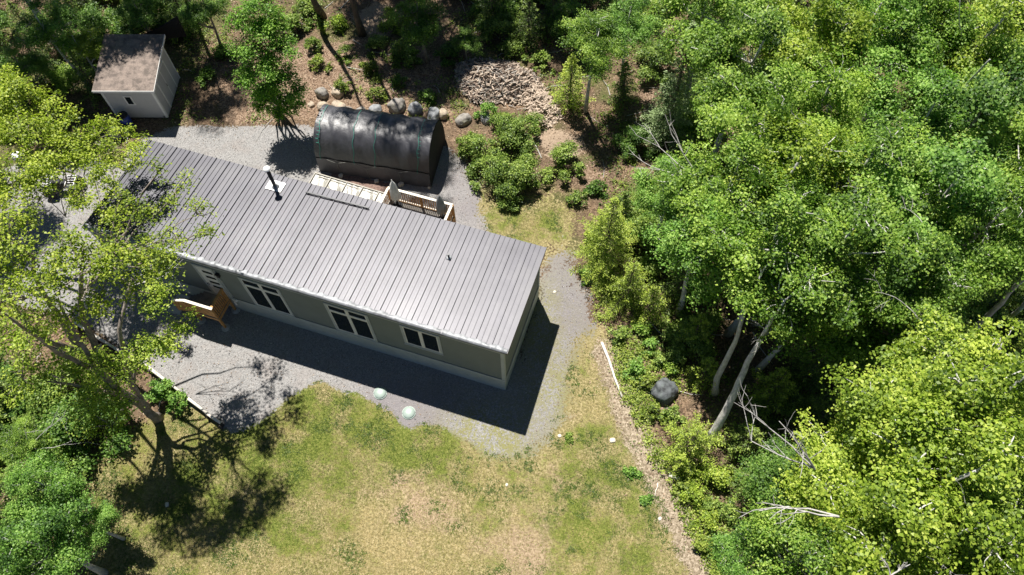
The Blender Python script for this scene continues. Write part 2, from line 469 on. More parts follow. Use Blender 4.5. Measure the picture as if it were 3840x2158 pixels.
def broadleaf(name, label, cat, base, blobs, top, tr, leaf, bark='bark', dens=1.0, lsize=.10, seed=1, group=None,
              forks=None, twig_r=.015, clusters=15, up=.75, twigs=True):
    """blobs: (x, y, z, rxy, rz) world; trunk(s): base -> top; forks: list of extra trunk polylines"""
    rng = np.random.default_rng(seed)
    base = np.array(base, float)
    root = empty(name, base, label, cat, group)
    mb = MB()
    trunks = forks or [[base, top]]
    tpaths = []
    for ti, tp in enumerate(trunks):
        pts = []; 
        for k in range(len(tp)-1):
            seg = limb_path(tp[k], tp[k+1], rng, 5, 0, .05)
            pts += seg if k == 0 else seg[1:]
        n = len(pts); r0 = tr[ti] if isinstance(tr, (list, tuple)) else tr
        rad = [r0*(1-.78*(i/(n-1))**.9) for i in range(n)]
        if ti == 0 or True: rad[0] *= 1.35
        mb.tube([p for p in pts], rad, 10)
        tpaths.append((np.array(pts), rad))
    LV = []; TN = []
    for bi, (x, y, z, r, rz) in enumerate(blobs):
        c = np.array([x, y, z], float)
        # nearest suitable trunk point, lower than the blob
        best = None
        for pts, rad in tpaths:
            dz = c[2]-pts[:, 2]
            sc = np.linalg.norm(pts[:, :2]-c[:2], axis=1)+np.abs(dz-np.linalg.norm(pts[:, :2]-c[:2], axis=1)*.75)*.9
            k = int(np.argmin(sc))
            if best is None or sc[k] < best[0]: best = (sc[k], pts[k], rad[k])
        a, ra = best[1], min(best[2]*.75, .05+.035*r)
        lp = limb_path(a, c+np.array([0, 0, -rz*.1]), rng, 6, -.04, .16)
        mb.tube(lp, [ra*(1-.7*i/6) for i in range(7)], 6)
        cf = min(1.15, max(.3, r/.62)); K = max(6, int(clusters*1.35*r*r*dens**.5/cf**2))
        dirs = norm(rng.normal(size=(K, 3))); dirs[:, 2] = np.abs(dirs[:, 2])*1.0-.38*(rng.random(K) < .42)
        rad = rng.random(K)**.42
        cc = c+dirs*rad[:, None]*np.array([r, r, rz])
        lpa = np.array(lp)
        for j in range(K):
            q = cc[j]; k = int(np.argmin(np.linalg.norm(lpa[2:]-q, axis=1)-.4*np.arange(len(lpa)-2)*.2))+2
            if twigs:
                tp = limb_path(lpa[k], q, rng, 3, .03, .18)
                mb.tube(tp, [twig_r*1.7, twig_r*1.3, twig_r, twig_r*.5], 3, False)
        cr = rng.uniform(.18, .42, K)*cf
        m = np.maximum(4, (rng.uniform(.5, 1.3, K)*105*dens*(cr/.36)**2*(.1/lsize)**2)).astype(int)
        idx = np.repeat(np.arange(K), m)
        g = rng.normal(size=(len(idx), 3))*.55
        pos = cc[idx]+g*cr[idx, None]*np.array([1, 1, .5])
        pos[:, 2] -= (g[:, 0]**2+g[:, 1]**2)*cr[idx]*.22
        out = norm(pos-c)
        nn = norm(out*.4+np.array([-.2, .24, up])+rng.normal(size=out.shape)*.46)
        LV.append(leaf_quads(pos, nn, lsize*rng.uniform(.55, 1.5, len(pos)), rng))
        ct = rng.normal(size=K)*.13+rng.normal()*.06
        TN.append(np.clip(.5+ct[idx]+rng.normal(size=len(idx))*.19+.10*(pos[:, 2]-z)/max(rz, .1), 0, 1))
    mb.build('trunk', bark, root, base, smooth=True)
    if LV:
        V = np.concatenate(LV)-base
        me = fast_mesh('crown', V, 4, leaf, np.concatenate(TN))
        o = bpy.data.objects.new('crown', me); COL.objects.link(o); o.parent = root
    return root

def conifer(name, label, cat, base, h, rad, leaf, bark='bark_dark', seed=1, group=None, dens=1.0, lean=(0, 0), tips=.0, gap=.27, start=.06):
    rng = np.random.default_rng(seed)
    base = np.array(base, float); root = empty(name, base, label, cat, group)
    top = np.array([lean[0], lean[1], h]); mb = MB()
    mb.tube([top*t for t in np.linspace(0, 1, 7)], [max(.012, (.02+.014*h)*(1-t)+.01) for t in np.linspace(0, 1, 7)], 7)
    P = []; D = []; TN = []
    z = h*start
    while z < h*.985:
        f = z/h
        L = rad*1.08*(1-f)**1.0*(1 if f > .12 else .75)+.05
        nb = 5 if f < .8 else 4
        a0 = rng.random()*6.28
        for b in range(nb):
            Lb = L*rng.uniform(.62, 1.12)
            a = a0+b*2*math.pi/nb+rng.normal()*.25
            dr = np.array([math.cos(a), math.sin(a), 0]); side = np.array([-dr[1], dr[0], 0])
            st = top*f
            rise = .35*f+.02
            n = max(3, int(Lb/.11)); br = []
            for i in range(n+1):
                t = i/n
                br.append(st+dr*Lb*t+np.array([0, 0, Lb*(rise*t-.38*(1-f)*t*t+.12*t**3)]))
            mb.tube([br[0], br[n//2], br[n]], [.02*(1-f)+.006, .008, .003], 3, False)
            tone0 = rng.normal()*.09
            for i in range(1, n+1):
                t = i/n; p = br[i]
                if t < .18 and f < .8: continue
                tl = (.34*Lb*(1-t*.75)+.06)*rng.uniform(.7, 1.15)
                for s_ in (-1, 1):
                    d = dr*.62+side*s_*.8+np.array([0, 0, -.10]); d /= np.linalg.norm(d)
                    k = max(2, int(tl/.05*dens))
                    tt = (np.arange(k)+rng.random(k))/k
                    P.append(p+d*tl*tt[:, None]+rng.normal(size=(k, 3))*.014); D.append(np.repeat(d[None], k, 0))
                    TN.append(np.clip(.34+tone0+.38*tt*t+tips*tt+rng.normal(size=k)*.10, 0, 1))
            k = 5; P.append(br[n]+rng.normal(size=(k, 3))*.03); D.append(np.repeat(dr[None], k, 0)); TN.append(np.full(k, .8))
        z += gap*(.75+.5*rng.random())*(1-.45*f)
    P = np.concatenate(P); D = np.concatenate(D); TN = np.concatenate(TN)
    D = norm(D+rng.normal(size=D.shape)*.45)
    nn = norm(np.array([0, 0, 1.])+rng.normal(size=P.shape)*.55)
    V = leaf_quads(P, nn, rng.uniform(.08, .14, len(P))/max(dens, .6)**.5, rng, .42, .05, D)
    mb.build('trunk', bark, root, (0, 0, 0), smooth=True)
    me = fast_mesh('crown', V, 4, leaf, TN)
    o = bpy.data.objects.new('crown', me); COL.objects.link(o); o.parent = root
    return root

def bare_branch(name, label, base, tips, r, seed, mat='deadwood', cat='branch', group=None):
    """a leafless limb that forks again and again"""
    rng = np.random.default_rng(seed); mb = MB()
    def rec(a, b, r, lv):
        p = limb_path(a, b, rng, 5, .02, .07)
        mb.tube(p, [r*.62*(1-.6*i/5) for i in range(6)], 5, False)
        if lv <= 0: return
        for k in range(rng.integers(2, 5)):
            i = rng.integers(2, 6); d = np.array(b)-np.array(a); L = np.linalg.norm(d)
            e = p[i]+norm(d/L+rng.normal(size=3)*.55)*L*rng.uniform(.3, .6)
            rec(p[i], e, r*.5, lv-1)
    for t in tips: rec(base, t, r, 2)
    o = mb.build(name, mat, None, base, smooth=True)
    return tag(o, label, cat, group)

# ------------------------------------------------------------------ ground masks
def W2(poly): return np.array([un(x, y, 0)[:2] for x, y in poly])
def inside(P, poly):
    x, y = P[:, 0], P[:, 1]; r = np.zeros(len(P), bool); n = len(poly)
    for i in range(n):
        x0, y0 = poly[i]; x1, y1 = poly[(i+1) % n]
        c = ((y0 > y) != (y1 > y)) & (x < (x1-x0)*(y-y0)/((y1-y0) or 1e-9)+x0)
        r ^= c
    return r
def blur(a, k):
    for ax in (0, 1):
        for _ in range(2):
            c = np.cumsum(np.concatenate([np.repeat(np.take(a, [0], ax), k+1, ax), a, np.repeat(np.take(a, [-1], ax), k, ax)], ax), ax)
            n = a.shape[ax]
            a = (np.take(c, np.arange(2*k+1, 2*k+1+n), ax)-np.take(c, np.arange(0, n), ax))/(2*k+1)
    return a
GX0, GX1, GY0, GY1, GS = -46.0, 32.0, -22.0, 48.0, .14
nx = int((GX1-GX0)/GS)+1; ny = int((GY1-GY0)/GS)+1
gx = GX0+np.arange(nx)*GS; gy = GY0+np.arange(ny)*GS
GXX, GYY = np.meshgrid(gx, gy)
GP = np.stack([GXX.ravel(), GYY.ravel()], 1)
def mask(polys, k=2):
    m = np.zeros(len(GP))
    for p in polys: m[inside(GP, W2(p))] = 1
    return blur(m.reshape(ny, nx), k)
def blobmask(l):
    m = np.zeros((ny, nx))
    for x, y, r, a in l:
        c = un(x, y, 0); m += a*np.exp(-((GXX-c[0])**2+(GYY-c[1])**2)/(2*(r/63)**2))
    return np.clip(m, -1, 1)
def strip(pts, wd, k=1):
    c = W2(pts); m = np.full(len(GP), 9.0)
    for i in range(len(c)-1):
        a, b = c[i], c[i+1]; d = b-a
        t = np.clip(((GP-a)@d)/(d@d), 0, 1)
        m = np.minimum(m, np.linalg.norm(GP-(a+t[:, None]*d), axis=1))
    return blur((m < wd/2).astype(float).reshape(ny, nx), k)

MK = {}
MK['gravel'] = np.maximum(mask([[(0, 420), (240, 400), (500, 500), (900, 800), (1290, 960), (1345, 760), (1365, 700), (1400, 585), (1430, 570), (1450, 640), (1500, 830), (1440, 880), (1420, 1060), (1330, 1150), (1240, 1165), (1200, 1130), (1090, 1060), (1022, 1088), (985, 1040), (930, 1005), (900, 992), (855, 985), (830, 962), (790, 962), (740, 990), (670, 1050), (590, 1098), (550, 1065), (450, 990), (370, 925), (290, 870), (190, 800), (0, 760)]]),
                          mask([[(360, 345), (450, 318), (560, 320), (660, 316), (790, 320), (900, 380), (1120, 365), (1175, 410), (1205, 480), (1212, 560), (1250, 640), (1000, 850), (240, 640), (250, 480)]]))
MK['lawn'] = np.maximum(mask([[(545, 1075), (590, 1098), (670, 1050), (740, 990), (790, 962), (830, 962), (855, 985), (900, 992), (985, 1040), (1022, 1088), (1090, 1060), (1200, 1130), (1240, 1165), (1330, 1150), (1420, 1060), (1440, 880), (1500, 850), (1518, 900), (1545, 1000), (1580, 1120), (1640, 1230), (1700, 1370), (1740, 1460), (1780, 1700), (0, 1700), (230, 1440), (200, 1250), (250, 1130), (330, 1080), (420, 1040), (480, 1030)]]),
                        mask([[(1215, 500), (1300, 520), (1440, 470), (1450, 560), (1430, 570), (1400, 590), (1380, 625), (1310, 620), (1205, 590)]]))
MK['path'] = strip([(1520, 880), (1560, 990), (1600, 1090), (1660, 1210), (1710, 1320), (1760, 1420), (1800, 1520)], 1.15)
MK['litter'] = np.clip(mask([[(700, 120), (960, 90), (1120, 130), (1140, 300), (800, 300), (560, 320), (520, 150)], [(1560, 850), (1700, 900), (1700, 1050), (1600, 1090)], [(1480, 380), (1560, 430), (1540, 480), (1440, 470)], [(1600, 180), (1680, 200), (1680, 300), (1600, 330)]], 3)*.8+MK['path']*.3, 0, 1)
MK['dirt'] = mask([[(1340, 315), (1400, 325), (1480, 350), (1460, 400), (1400, 410), (1350, 370)], [(960, 0), (870, 40), (940, 100), (1060, 60)]], 4)
MK['green'] = blobmask([(760, 1060, 130, .8), (900, 1080, 120, .6), (1100, 1125, 60, 1.1), (1050, 1150, 60, .8), (1190, 1130, 50, .5), (560, 1150, 160, .5), (450, 1300, 150, .35), (760, 1330, 80, .35), (1310, 420, 10, 0), (1330, 560, 90, .7), (1580, 1280, 90, .35), (1470, 1330, 90, .35), (1240, 1300, 60, .5), (1450, 1160, 60, .3), (1500, 1110, 40, .4), (1560, 1200, 50, .35), (1380, 1330, 60, .3), (1500, 1440, 90, .4), (880, 1180, 100, .4), (1420, 1430, 90, .4), (1050, 1290, 120, -.6), (1000, 1380, 150, -.3), (1460, 950, 60, -.1), (820, 1000, 20, -.7), (1200, 1170, 60, .2)])
MK['green'] = MK['green']*.62+.10
MK['bare'] = blobmask([(1400, 1180, 50, .4), (1450, 1060, 50, .4), (1380, 1270, 40, .35), (1540, 1290, 40, .3), (1060, 1280, 75, .75), (960, 1210, 60, .25), (1220, 1350, 60, .45), (1340, 1370, 50, .6), (1320, 1450, 60, .6), (1480, 920, 60, .35), (1290, 1210, 50, .3), (620, 1370, 40, .3)])
MK['weedy'] = np.clip(blobmask([(1390, 850, 80, .9), (1380, 760, 60, .8), (1440, 680, 50, .5), (1440, 880, 60, 1.0), (1400, 1000, 60, .9), (1300, 1120, 70, .8), (1200, 1100, 60, .5), (1080, 1040, 60, .35), (1180, 1080, 60, .5)]), 0, 1)
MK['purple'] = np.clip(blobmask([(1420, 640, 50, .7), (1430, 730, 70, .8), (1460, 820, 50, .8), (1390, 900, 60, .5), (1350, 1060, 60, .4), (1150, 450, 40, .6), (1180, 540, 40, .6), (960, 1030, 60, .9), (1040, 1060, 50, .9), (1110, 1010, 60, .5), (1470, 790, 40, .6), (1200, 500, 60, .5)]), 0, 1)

def hfun(x, y):
    return .05*np.sin(x*.9+1.3)*np.sin(y*.8)+.04*np.sin(x*2.3+y*1.7)+.03*np.sin(y*3.1-x*1.1)
_sw = 1/(1+np.exp(-(GXX-(-1.5)+.35*(GYY-2))*1.2)); _sw = np.maximum(_sw, 1/(1+np.exp(-(GYY-6.5)*2))*(GXX > -7))
for _k in ('gravel', 'lawn'): MK[_k] = MK[_k]*(1-_sw)+blur(MK[_k], 7)*_sw
MK['path'] = np.clip(blur(MK['path'], 3)*1.05, 0, 1)
flat = np.clip(MK['gravel']*1.2+MK['lawn']*.8+MK['path'], 0, 1)
flat = blur(flat, 4)
hn = RN.normal(size=(ny, nx)); hn = blur(hn, 2)
HGT = (hfun(GXX, GYY)+hn*.16)*(1-flat*.93)+hn*.02*flat
# no relief where the buildings stand
def flatten(x0, y0, x1, y1):
    global HGT
    m = blur(((GXX > x0) & (GXX < x1) & (GYY > y0) & (GYY < y1)).astype(float), 3); HGT = HGT*(1-m)
flatten(-20, -2, 1, 9); flatten(-26, 7.5, -21, 13); flatten(-13.5, 8, -6, 13)
def hz(x, y):
    i = int(round((y-GY0)/GS)); j = int(round((x-GX0)/GS))
    return float(HGT[i, j]) if 0 <= i < ny and 0 <= j < nx else 0.0
def mk(name, x, y):
    i = np.clip(np.round((y-GY0)/GS).astype(int), 0, ny-1); j = np.clip(np.round((x-GX0)/GS).astype(int), 0, nx-1)
    return MK[name][i, j]

zone = np.zeros((ny-1, nx-1), int)
def cell(m): return m[:-1, :-1]
jit = RN.normal(size=(ny-1, nx-1))*.06
zone[cell(MK['lawn'])+jit > .5] = 1
zone[cell(MK['gravel'])+jit > .5] = 2
zone[cell(MK['path'])+jit > .5] = 3
VI = np.arange(ny*nx).reshape(ny, nx)
Q = np.stack([VI[:-1, :-1], VI[:-1, 1:], VI[1:, 1:], VI[1:, :-1]], -1)
for zi, nm in enumerate(['forest_floor', 'lawn', 'gravel_yard', 'path']):
    q = Q[zone == zi]; used = np.unique(q); rem = np.zeros(ny*nx, int); rem[used] = np.arange(len(used)); f = rem[q]
    V = np.stack([GXX.ravel()[used], GYY.ravel()[used], HGT.ravel()[used]], 1).astype(np.float32)
    me = bpy.data.meshes.new(nm); me.vertices.add(len(V)); me.loops.add(f.size); me.polygons.add(len(f))
    me.vertices.foreach_set('co', V.ravel()); me.loops.foreach_set('vertex_index', f.ravel().astype(np.int32))
    me.polygons.foreach_set('loop_start', np.arange(0, f.size, 4, dtype=np.int32)); me.polygons.foreach_set('loop_total', np.full(len(f), 4, dtype=np.int32))
    for k, m_ in MK.items():
        a = me.attributes.new(k, 'FLOAT', 'POINT'); a.data.foreach_set('value', m_.ravel()[used].astype(np.float32))
    me.update(calc_edges=True); me.materials.append(MAT['ground']); me.shade_smooth()
    o = bpy.data.objects.new(nm, me); COL.objects.link(o); tag(o, kind='structure')
mb = MB(); B = 600
for (x0, y0, x1, y1) in ((-B, -B, GX0, B), (GX1, -B, B, B), (GX0, -B, GX1, GY0), (GX0, GY1, GX1, B)):
    mb.quad((x0, y0, 0), (x1, y0, 0), (x1, y1, 0), (x0, y1, 0))
tag(mb.build('terrain', 'ground'), kind='structure')

# ------------------------------------------------------------------ the long house
HL, HW, H1, H2 = 18.97, 4.88, 4.34, 4.04
RY0, RY1, RX0, RX1 = -.10, HW+.32, -HL-.13, .19
def rz_(y): return H1+(H2-H1)*(y-RY0)/(RY1-RY0)
HO = (-9.5, 2.4, 0)
house = empty('long_house', HO, 'long narrow single-storey house with ribbed grey metal roof and sage grey walls', 'house')
def hb(mb, name, mat, parent=house, **k): return mb.build(name, mat, parent, HO, **k)
SK = 1.12
mb = MB()
zt0, zt1 = rz_(0)-.17, rz_(HW)-.17
mb.hexa([(-HL, 0, SK), (0, 0, SK), (0, HW, SK), (-HL, HW, SK), (-HL, 0, zt0), (0, 0, zt0), (0, HW, zt1), (-HL, HW, zt1)])
hb(mb, 'wall', 'siding')
mb = MB(); mb.box(-HL-.01, -.015, -.05, .01, HW+.015, SK-.004); hb(mb, 'skirting', 'skirting')
mb = MB()
mb.box(-HL-.04, -.04, SK-.05, .04, -.018, SK+.07); mb.box(.018, -.017, SK-.05, .04, HW+.04, SK+.07)
mb.box(-HL-.04, -.017, SK-.05, -HL-.018, HW+.04, SK+.07)
mb.box(-HL-.04, -.04, zt0-.16, .04, -.004, zt0-.01)
hb(mb, 'belt_trim', 'trim')
for x in (0, -HL):
    for y in (0, HW):
        mb = MB(); s = 1 if x == 0 else -1; sy = -1 if y == 0 else 1
        xa, xb = sorted((x+s*.03, x-s*.12)); ya, yb = sorted((y+sy*.03, y-sy*.12))
        mb.box(xa, ya, SK+.072, xb, yb, (zt0 if y == 0 else zt1)-.162); hb(mb, 'corner_trim', 'trim')
# roof: ribbed sheet as one extruded profile
prof = [(RX0, 0)]; x = RX0+.08; k = 0
while x < RX1-.05:
    big = k % 3 == 0; hh = .055 if big else .026; ww = .030 if big else .020
    prof += [(x-ww, 0), (x-ww*.5, hh), (x+ww*.55, hh), (x+ww*.62, 0)]
    x += .2286; k += 1
prof.append((RX1, 0))
mb = MB(); n = len(prof); ys = np.linspace(RY0, RY1, 5)
for y in ys:
    for (px, pz) in prof: mb.v.append((px, y, rz_(y)+pz))
for j in range(4):
    for i in range(n-1): mb.f.append((j*n+i, j*n+i+1, (j+1)*n+i+1, (j+1)*n+i))
roof = hb(mb, 'roof', 'roof')
mb = MB()
a = .012; th = .15
mb.hexa([(RX0+.01, RY0+.01, rz_(RY0)-th), (RX1-.01, RY0+.01, rz_(RY0)-th), (RX1-.01, RY1-.01, rz_(RY1)-th), (RX0+.01, RY1-.01, rz_(RY1)-th),
         (RX0+.01, RY0+.01, rz_(RY0)-a), (RX1-.01, RY0+.01, rz_(RY0)-a), (RX1-.01, RY1-.01, rz_(RY1)-a), (RX0+.01, RY1-.01, rz_(RY1)-a)])
hb(mb, 'fascia', 'fascia')
# crumpled galvanised flashing over the rib ends on the high eave
mb = MB(); nseg = 320; rr = random.Random(3)
ph = [rr.uniform(-.03, .03) for _ in range(nseg+1)]
for i in range(nseg+1):
    x = RX0+.01+(RX1-RX0-.02)*i/nseg; wv = .012*math.sin(i*1.3)+rr.uniform(-.006, .006)
    y2 = RY0+.21+ph[i]+.03*math.sin(i*.55)
    mb.v += [(x, RY0-.02, rz_(RY0)-.05), (x, RY0-.02, rz_(RY0)+.045+wv), (x, RY0+.11, rz_(RY0)+.062+wv), (x, y2, rz_(RY0+.2)+.044)]
for i in range(nseg):
    for j in range(3):
        a_ = i*4+j; mb.f.append((a_, a_+4, a_+5, a_+1))
hb(mb, 'eave_flashing', 'flashing', smooth=True)
mb = MB()
for (xa, xb) in ((RX1-.012, RX1+.02), (RX0-.02, RX0+.012)):
    mb = MB(); mb.hexa([(xa, RY0, rz_(RY0)-.13), (xb, RY0, rz_(RY0)-.13), (xb, RY1, rz_(RY1)-.13), (xa, RY1, rz_(RY1)-.13),
             (xa, RY0, rz_(RY0)+.035), (xb, RY0, rz_(RY0)+.035), (xb, RY1, rz_(RY1)+.035), (xa, RY1, rz_(RY1)+.035)])
    hb(mb, 'rake_trim', 'roof')
# snow bar
mb = MB(); y = 4.66
p0 = un(770, 485, 4.13); p1 = un(928, 525, 4.13)
mb.bar((p0[0], p0[1], rz_(p0[1])+.10), (p1[0], p1[1], rz_(p1[1])+.10), .055, .055)
for t in np.linspace(.04, .96, 6):
    q = p0*(1-t)+p1*t; mb.box(q[0]-.02, q[1]-.03, rz_(q[1]), q[0]+.02, q[1]+.03, rz_(q[1])+.075)
hb(mb, 'snow_guard', 'black_metal')
# stove pipe
pb = un(694, 473, 4.08); zb = rz_(pb[1])
mb = MB(); c = (pb[0], pb[1], zb)
mb.lathe(c, [(.085, 0), (.085, 1.24)], 18); pipe = hb(mb, 'stove_pipe', 'black_metal', smooth=False)
mb = MB(); mb.lathe(c, [(.06, 1.24), (.06, 1.33), (.155, 1.34), (.17, 1.37), (.165, 1.40), (.10, 1.455), (.02, 1.47)], 22); hb(mb, 'pipe_cap', 'white_metal', pipe, smooth=True)
mb = MB(); mb.lathe(c, [(.20, .03), (.13, .10), (.09, .22)], 20); hb(mb, 'storm_collar', 'flashing', pipe, smooth=True)
fl = un(700, 468, 4.08)
mb = MB(); mb.hexa([(pb[0]-.42, pb[1]-.20, zb+.048), (pb[0]+.34, pb[1]-.20, zb+.048), (pb[0]+.34, pb[1]+.34, zb+.018), (pb[0]-.42, pb[1]+.34, zb+.018),
         (pb[0]-.42, pb[1]-.20, zb+.066), (pb[0]+.34, pb[1]-.20, zb+.066), (pb[0]+.34, pb[1]+.34, zb+.034), (pb[0]-.42, pb[1]+.34, zb+.034)])
hb(mb, 'pipe_flashing', 'white_metal', pipe)
# plumbing vent
pv = un(1129, 648, 4.17); zv = rz_(pv[1])
mb = MB(); mb.lathe((pv[0], pv[1], zv), [(.045, 0), (.045, .26), (.055, .27), (.055, .30)], 14); vent = hb(mb, 'roof_vent', 'black_metal')
mb = MB(); mb.lathe((pv[0], pv[1], zv), [(.13, .02), (.12, .05), (.06, .07)], 18); hb(mb, 'vent_boot', 'flashing', vent)

def window(x0, x1, z0, z1, transom=None):
    root_ = None; t = .11; d = .035
    mb = MB()
    mb.box(x0, -d, z0, x1, -.003, z0+t); mb.box(x0, -d, z1-t, x1, -.003, z1)
    mb.box(x0, -d, z0+t, x0+t, -.003, z1-t); mb.box(x1-t, -d, z0+t, x1, -.003, z1-t)
    mb.box(x0-.02, -.06, z0-.03, x1+.02, -d-.001, z0+.025)
    wn = hb(mb, 'window', 'trim')
    xm = (x0+x1)/2
    rows = [(z0+t, (transom-.05) if transom else z1-t)]
    if transom: rows.append((transom+.05, z1-t))
    mb = MB(); e = .045
    for (za, zb_) in rows:
        for (xa, xb) in ((x0+t, xm-.035), (xm+.035, x1-t)):
            mb.box(xa, -.028, za, xb, -.006, za+e); mb.box(xa, -.028, zb_-e, xb, -.006, zb_)
            mb.box(xa, -.028, za+e, xa+e, -.006, zb_-e); mb.box(xb-e, -.028, za+e, xb, -.006, zb_-e)
    mb.box(xm-.034, -.034, z0+t, xm+.034, -.006, z1-t)
    if transom:
        mb.box(x0+t, -.033, transom-.05, xm-.035, -.006, transom+.05); mb.box(xm+.035, -.033, transom-.05, x1-t, -.006, transom+.05)
    hb(mb, 'sash', 'white_paint', wn)
    for (za, zb_) in rows:
        for (xa, xb) in ((x0+t, xm-.035), (xm+.035, x1-t)):
            mb = MB(); mb.box(xa+e, -.016, za+e, xb-e, -.004, zb_-e); hb(mb, 'pane', 'glass', wn)
    return wn
window(-11.86, -9.92, 1.2, 3.81, 3.18); window(-7.87, -5.88, 1.2, 3.81, 3.18); window(-4.46, -2.72, 2.05, 3.87)
# door
x0, x1 = -14.08, -13.10
mb = MB(); mb.box(x0, -.04, SK+.08, x0+.12, -.003, 3.66); mb.box(x1-.12, -.04, SK+.08, x1, -.003, 3.66); mb.box(x0, -.04, 3.661, x1, -.003, 3.80)
dr = hb(mb, 'door_frame', 'trim')
mb = MB(); mb.box(x0+.121, -.03, SK+.08, x1-.121, -.004, 3.65); dd = hb(mb, 'door', 'white_paint')
for zc in (1.98, 2.40, 2.86, 3.32):
    mb = MB(); mb.box(x0+.36, -.036, zc-.09, x1-.14, -.031, zc+.09); hb(mb, 'pane', 'glass', dd)
mb = MB(); mb.tube([(x0+.19, -.03, 2.2), (x0+.19, -.09, 2.2)], .02, 8); mb.tube([(x0+.19, -.09, 2.2), (x0+.31, -.09, 2.2)], .014, 8); hb(mb, 'handle', 'black_metal', dd)
mb = MB(); mb.box(-12.96, -.12, 3.30, -12.84, -.003, 3.52); mb.box(-12.99, -.15, 3.52, -12.81, -.003, 3.56); hb(mb, 'porch_light', 'black_metal')
mb = MB(); mb.box(-13.02, -.05, 1.3, -12.98, -.003, 3.75); hb(mb, 'cable_conduit', 'trim')
mb = MB(); mb.tube([(-12.95, -.03, 1.05), (-12.95, -.12, 1.05), (-12.95, -.12, .75)], .03, 8); mb.box(-13.05, -.09, 1.0, -12.85, -.019, 1.2); hb(mb, 'tap_box', 'white_paint')

# ------------------------------------------------------------------ front porch
PO = (-13.8, -.6, 0)
porch = empty('front_porch', PO, 'small raised timber porch with orange slatted railing and steps at the front door', 'porch')
def pbld(mb, name, mat, parent=porch, **k): return mb.build(name, mat, parent, PO, **k)
PX0, PX1, PY, PZ = -14.55, -13.22, -1.12, 1.08
mb = MB(); y = -.06
while y > PY+.02:
    mb.box(PX0, y-.13, PZ-.035, PX1, y, PZ+R.uniform(-.002, .002)); y -= .138
pbld(mb, 'deck_boards', 'deck')
mb = MB(); mb.box(PX0, PY-.03, PZ-.22, PX1, PY+.01, PZ-.036); mb.box(PX1-.04, PY+.012, PZ-.22, PX1, -.06, PZ-.037); mb.box(PX0, PY+.012, PZ-.22, PX0+.04, -.06, PZ-.037)
pbld(mb, 'joist_frame', 'cedar')
for (px_, py_, top) in ((PX1-.05, PY+.03, PZ+.92), (PX0+.02, PY+.03, PZ+.92), (PX1-.05, -.12, PZ+.92)):
    mb = MB(); mb.box(px_-.045, py_-.045, .08, px_+.045, py_+.045, top); post = pbld(mb, 'post', 'cedar')
    mb = MB(); mb.lathe((px_, py_, 0), [(.19, 0), (.19, .07), (.16, .085), (.09, .10)], 18); pbld(mb, 'footing', 'concrete', post)
mb = MB(); mb.box(PX0-.02, PY-.04, PZ+.92, PX1+.04, PY+.08, PZ+.96); mb.bar((PX0-.02, PY+.02, PZ+.94), (PX0-.85, PY+.02, PZ+.52), .12, .04)
pbld(mb, 'front_handrail', 'cedar_white')  # pale colour stands for sunlight on the handrail
mb = MB(); mb.box(PX1-.10, PY+.081, PZ+.92, PX1+.02, -.05, PZ+.955); pbld(mb, 'side_handrail', 'cedar')
mb = MB(); x = PX0+.12
while x < PX1-.12:
    mb.box(x, PY-.012, PZ+.05, x+.115, PY+.012, PZ+.915); x += .125
pbld(mb, 'front_boards', 'cedar')
mb = MB(); x = PX0-.08
while x > PX0-.85:
    zz = PZ-(PX0-x)*.5; mb.box(x-.09, PY-.012, zz-.05, x, PY+.012, zz+.90); x -= .105
pbld(mb, 'stair_boards', 'cedar')
mb = MB(); y = PY+.14
while y < -.16:
    mb.box(PX1-.06, y, PZ+.08, PX1-.02, y+.045, PZ+.915); y += .105
mb.box(PX1-.07, PY+.08, PZ+.03, PX1-.01, -.08, PZ+.079)
pbld(mb, 'side_balusters', 'cedar')
for i in range(4):
    z = PZ-.26*(i+1)+.04
    mb = MB(); mb.box(PX0-.27*(i+1), PY+.05, z-.04, PX0-.27*i+.01, -.10, z); mb.box(PX0-.27*i-.02, PY+.06, z-.22, PX0-.27*i, -.11, z-.041)
    pbld(mb, 'stair_tread', 'deck')
mb = MB(); mb.box(PX0-1.75, PY-.05, -.02, PX0-1.12, -.15, .05); pbld(mb, 'landing_slab', 'concrete')

# ------------------------------------------------------------------ back deck
BO = (-6.8, 6.2, 0)
deck = empty('back_deck', BO, 'raised back deck with white topped railing and orange balusters behind the house', 'deck')
def bb(mb, name, mat, parent=deck, **k): return mb.build(name, mat, parent, BO, **k)
DX0, DX1, DY0, DY1, DZ = -8.33, -5.02, HW+.08, 7.32, 1.1
mb = MB(); y = DY0
while y < DY1-.05:
    mb.box(DX0, y, DZ-.035, DX1, y+.13, DZ+R.uniform(-.002, .002)); y += .138
bb(mb, 'deck_boards', 'deck')
mb = MB(); mb.box(DX0, DY1, DZ-.24, DX1, DY1+.04, DZ-.01); mb.box(DX0-.04, DY0, DZ-.24, DX0-.001, DY1+.04, DZ-.01); mb.box(DX1+.001, DY0, DZ-.24, DX1+.04, DY1+.04, DZ-.01)
bb(mb, 'joist_frame', 'cedar')
def railing(a, b, axis):
    a = Vector(a); b = Vector(b); L = (b-a).length; d = (b-a)/L
    mb = MB(); mb.bar(a+Vector((0, 0, .93)), b+Vector((0, 0, .93)), .12, .04); bb(mb, 'top_rail', 'cedar_white')
    mb = MB(); mb.bar(a+Vector((0, 0, .10)), b+Vector((0, 0, .10)), .05, .05); bb(mb, 'bottom_rail', 'cedar_white')
    mb = MB(); s = .12
    while s < L-.08:
        p = a+d*s; mb.bar(p+Vector((0, 0, .126)), p+Vector((0, 0, .909)), .036, .036, (d.x, d.y, 0)); s += .115
    bb(mb, 'balusters', 'cedar')
railing((DX0, DY1-.02, DZ), (DX1, DY1-.02, DZ), 0)
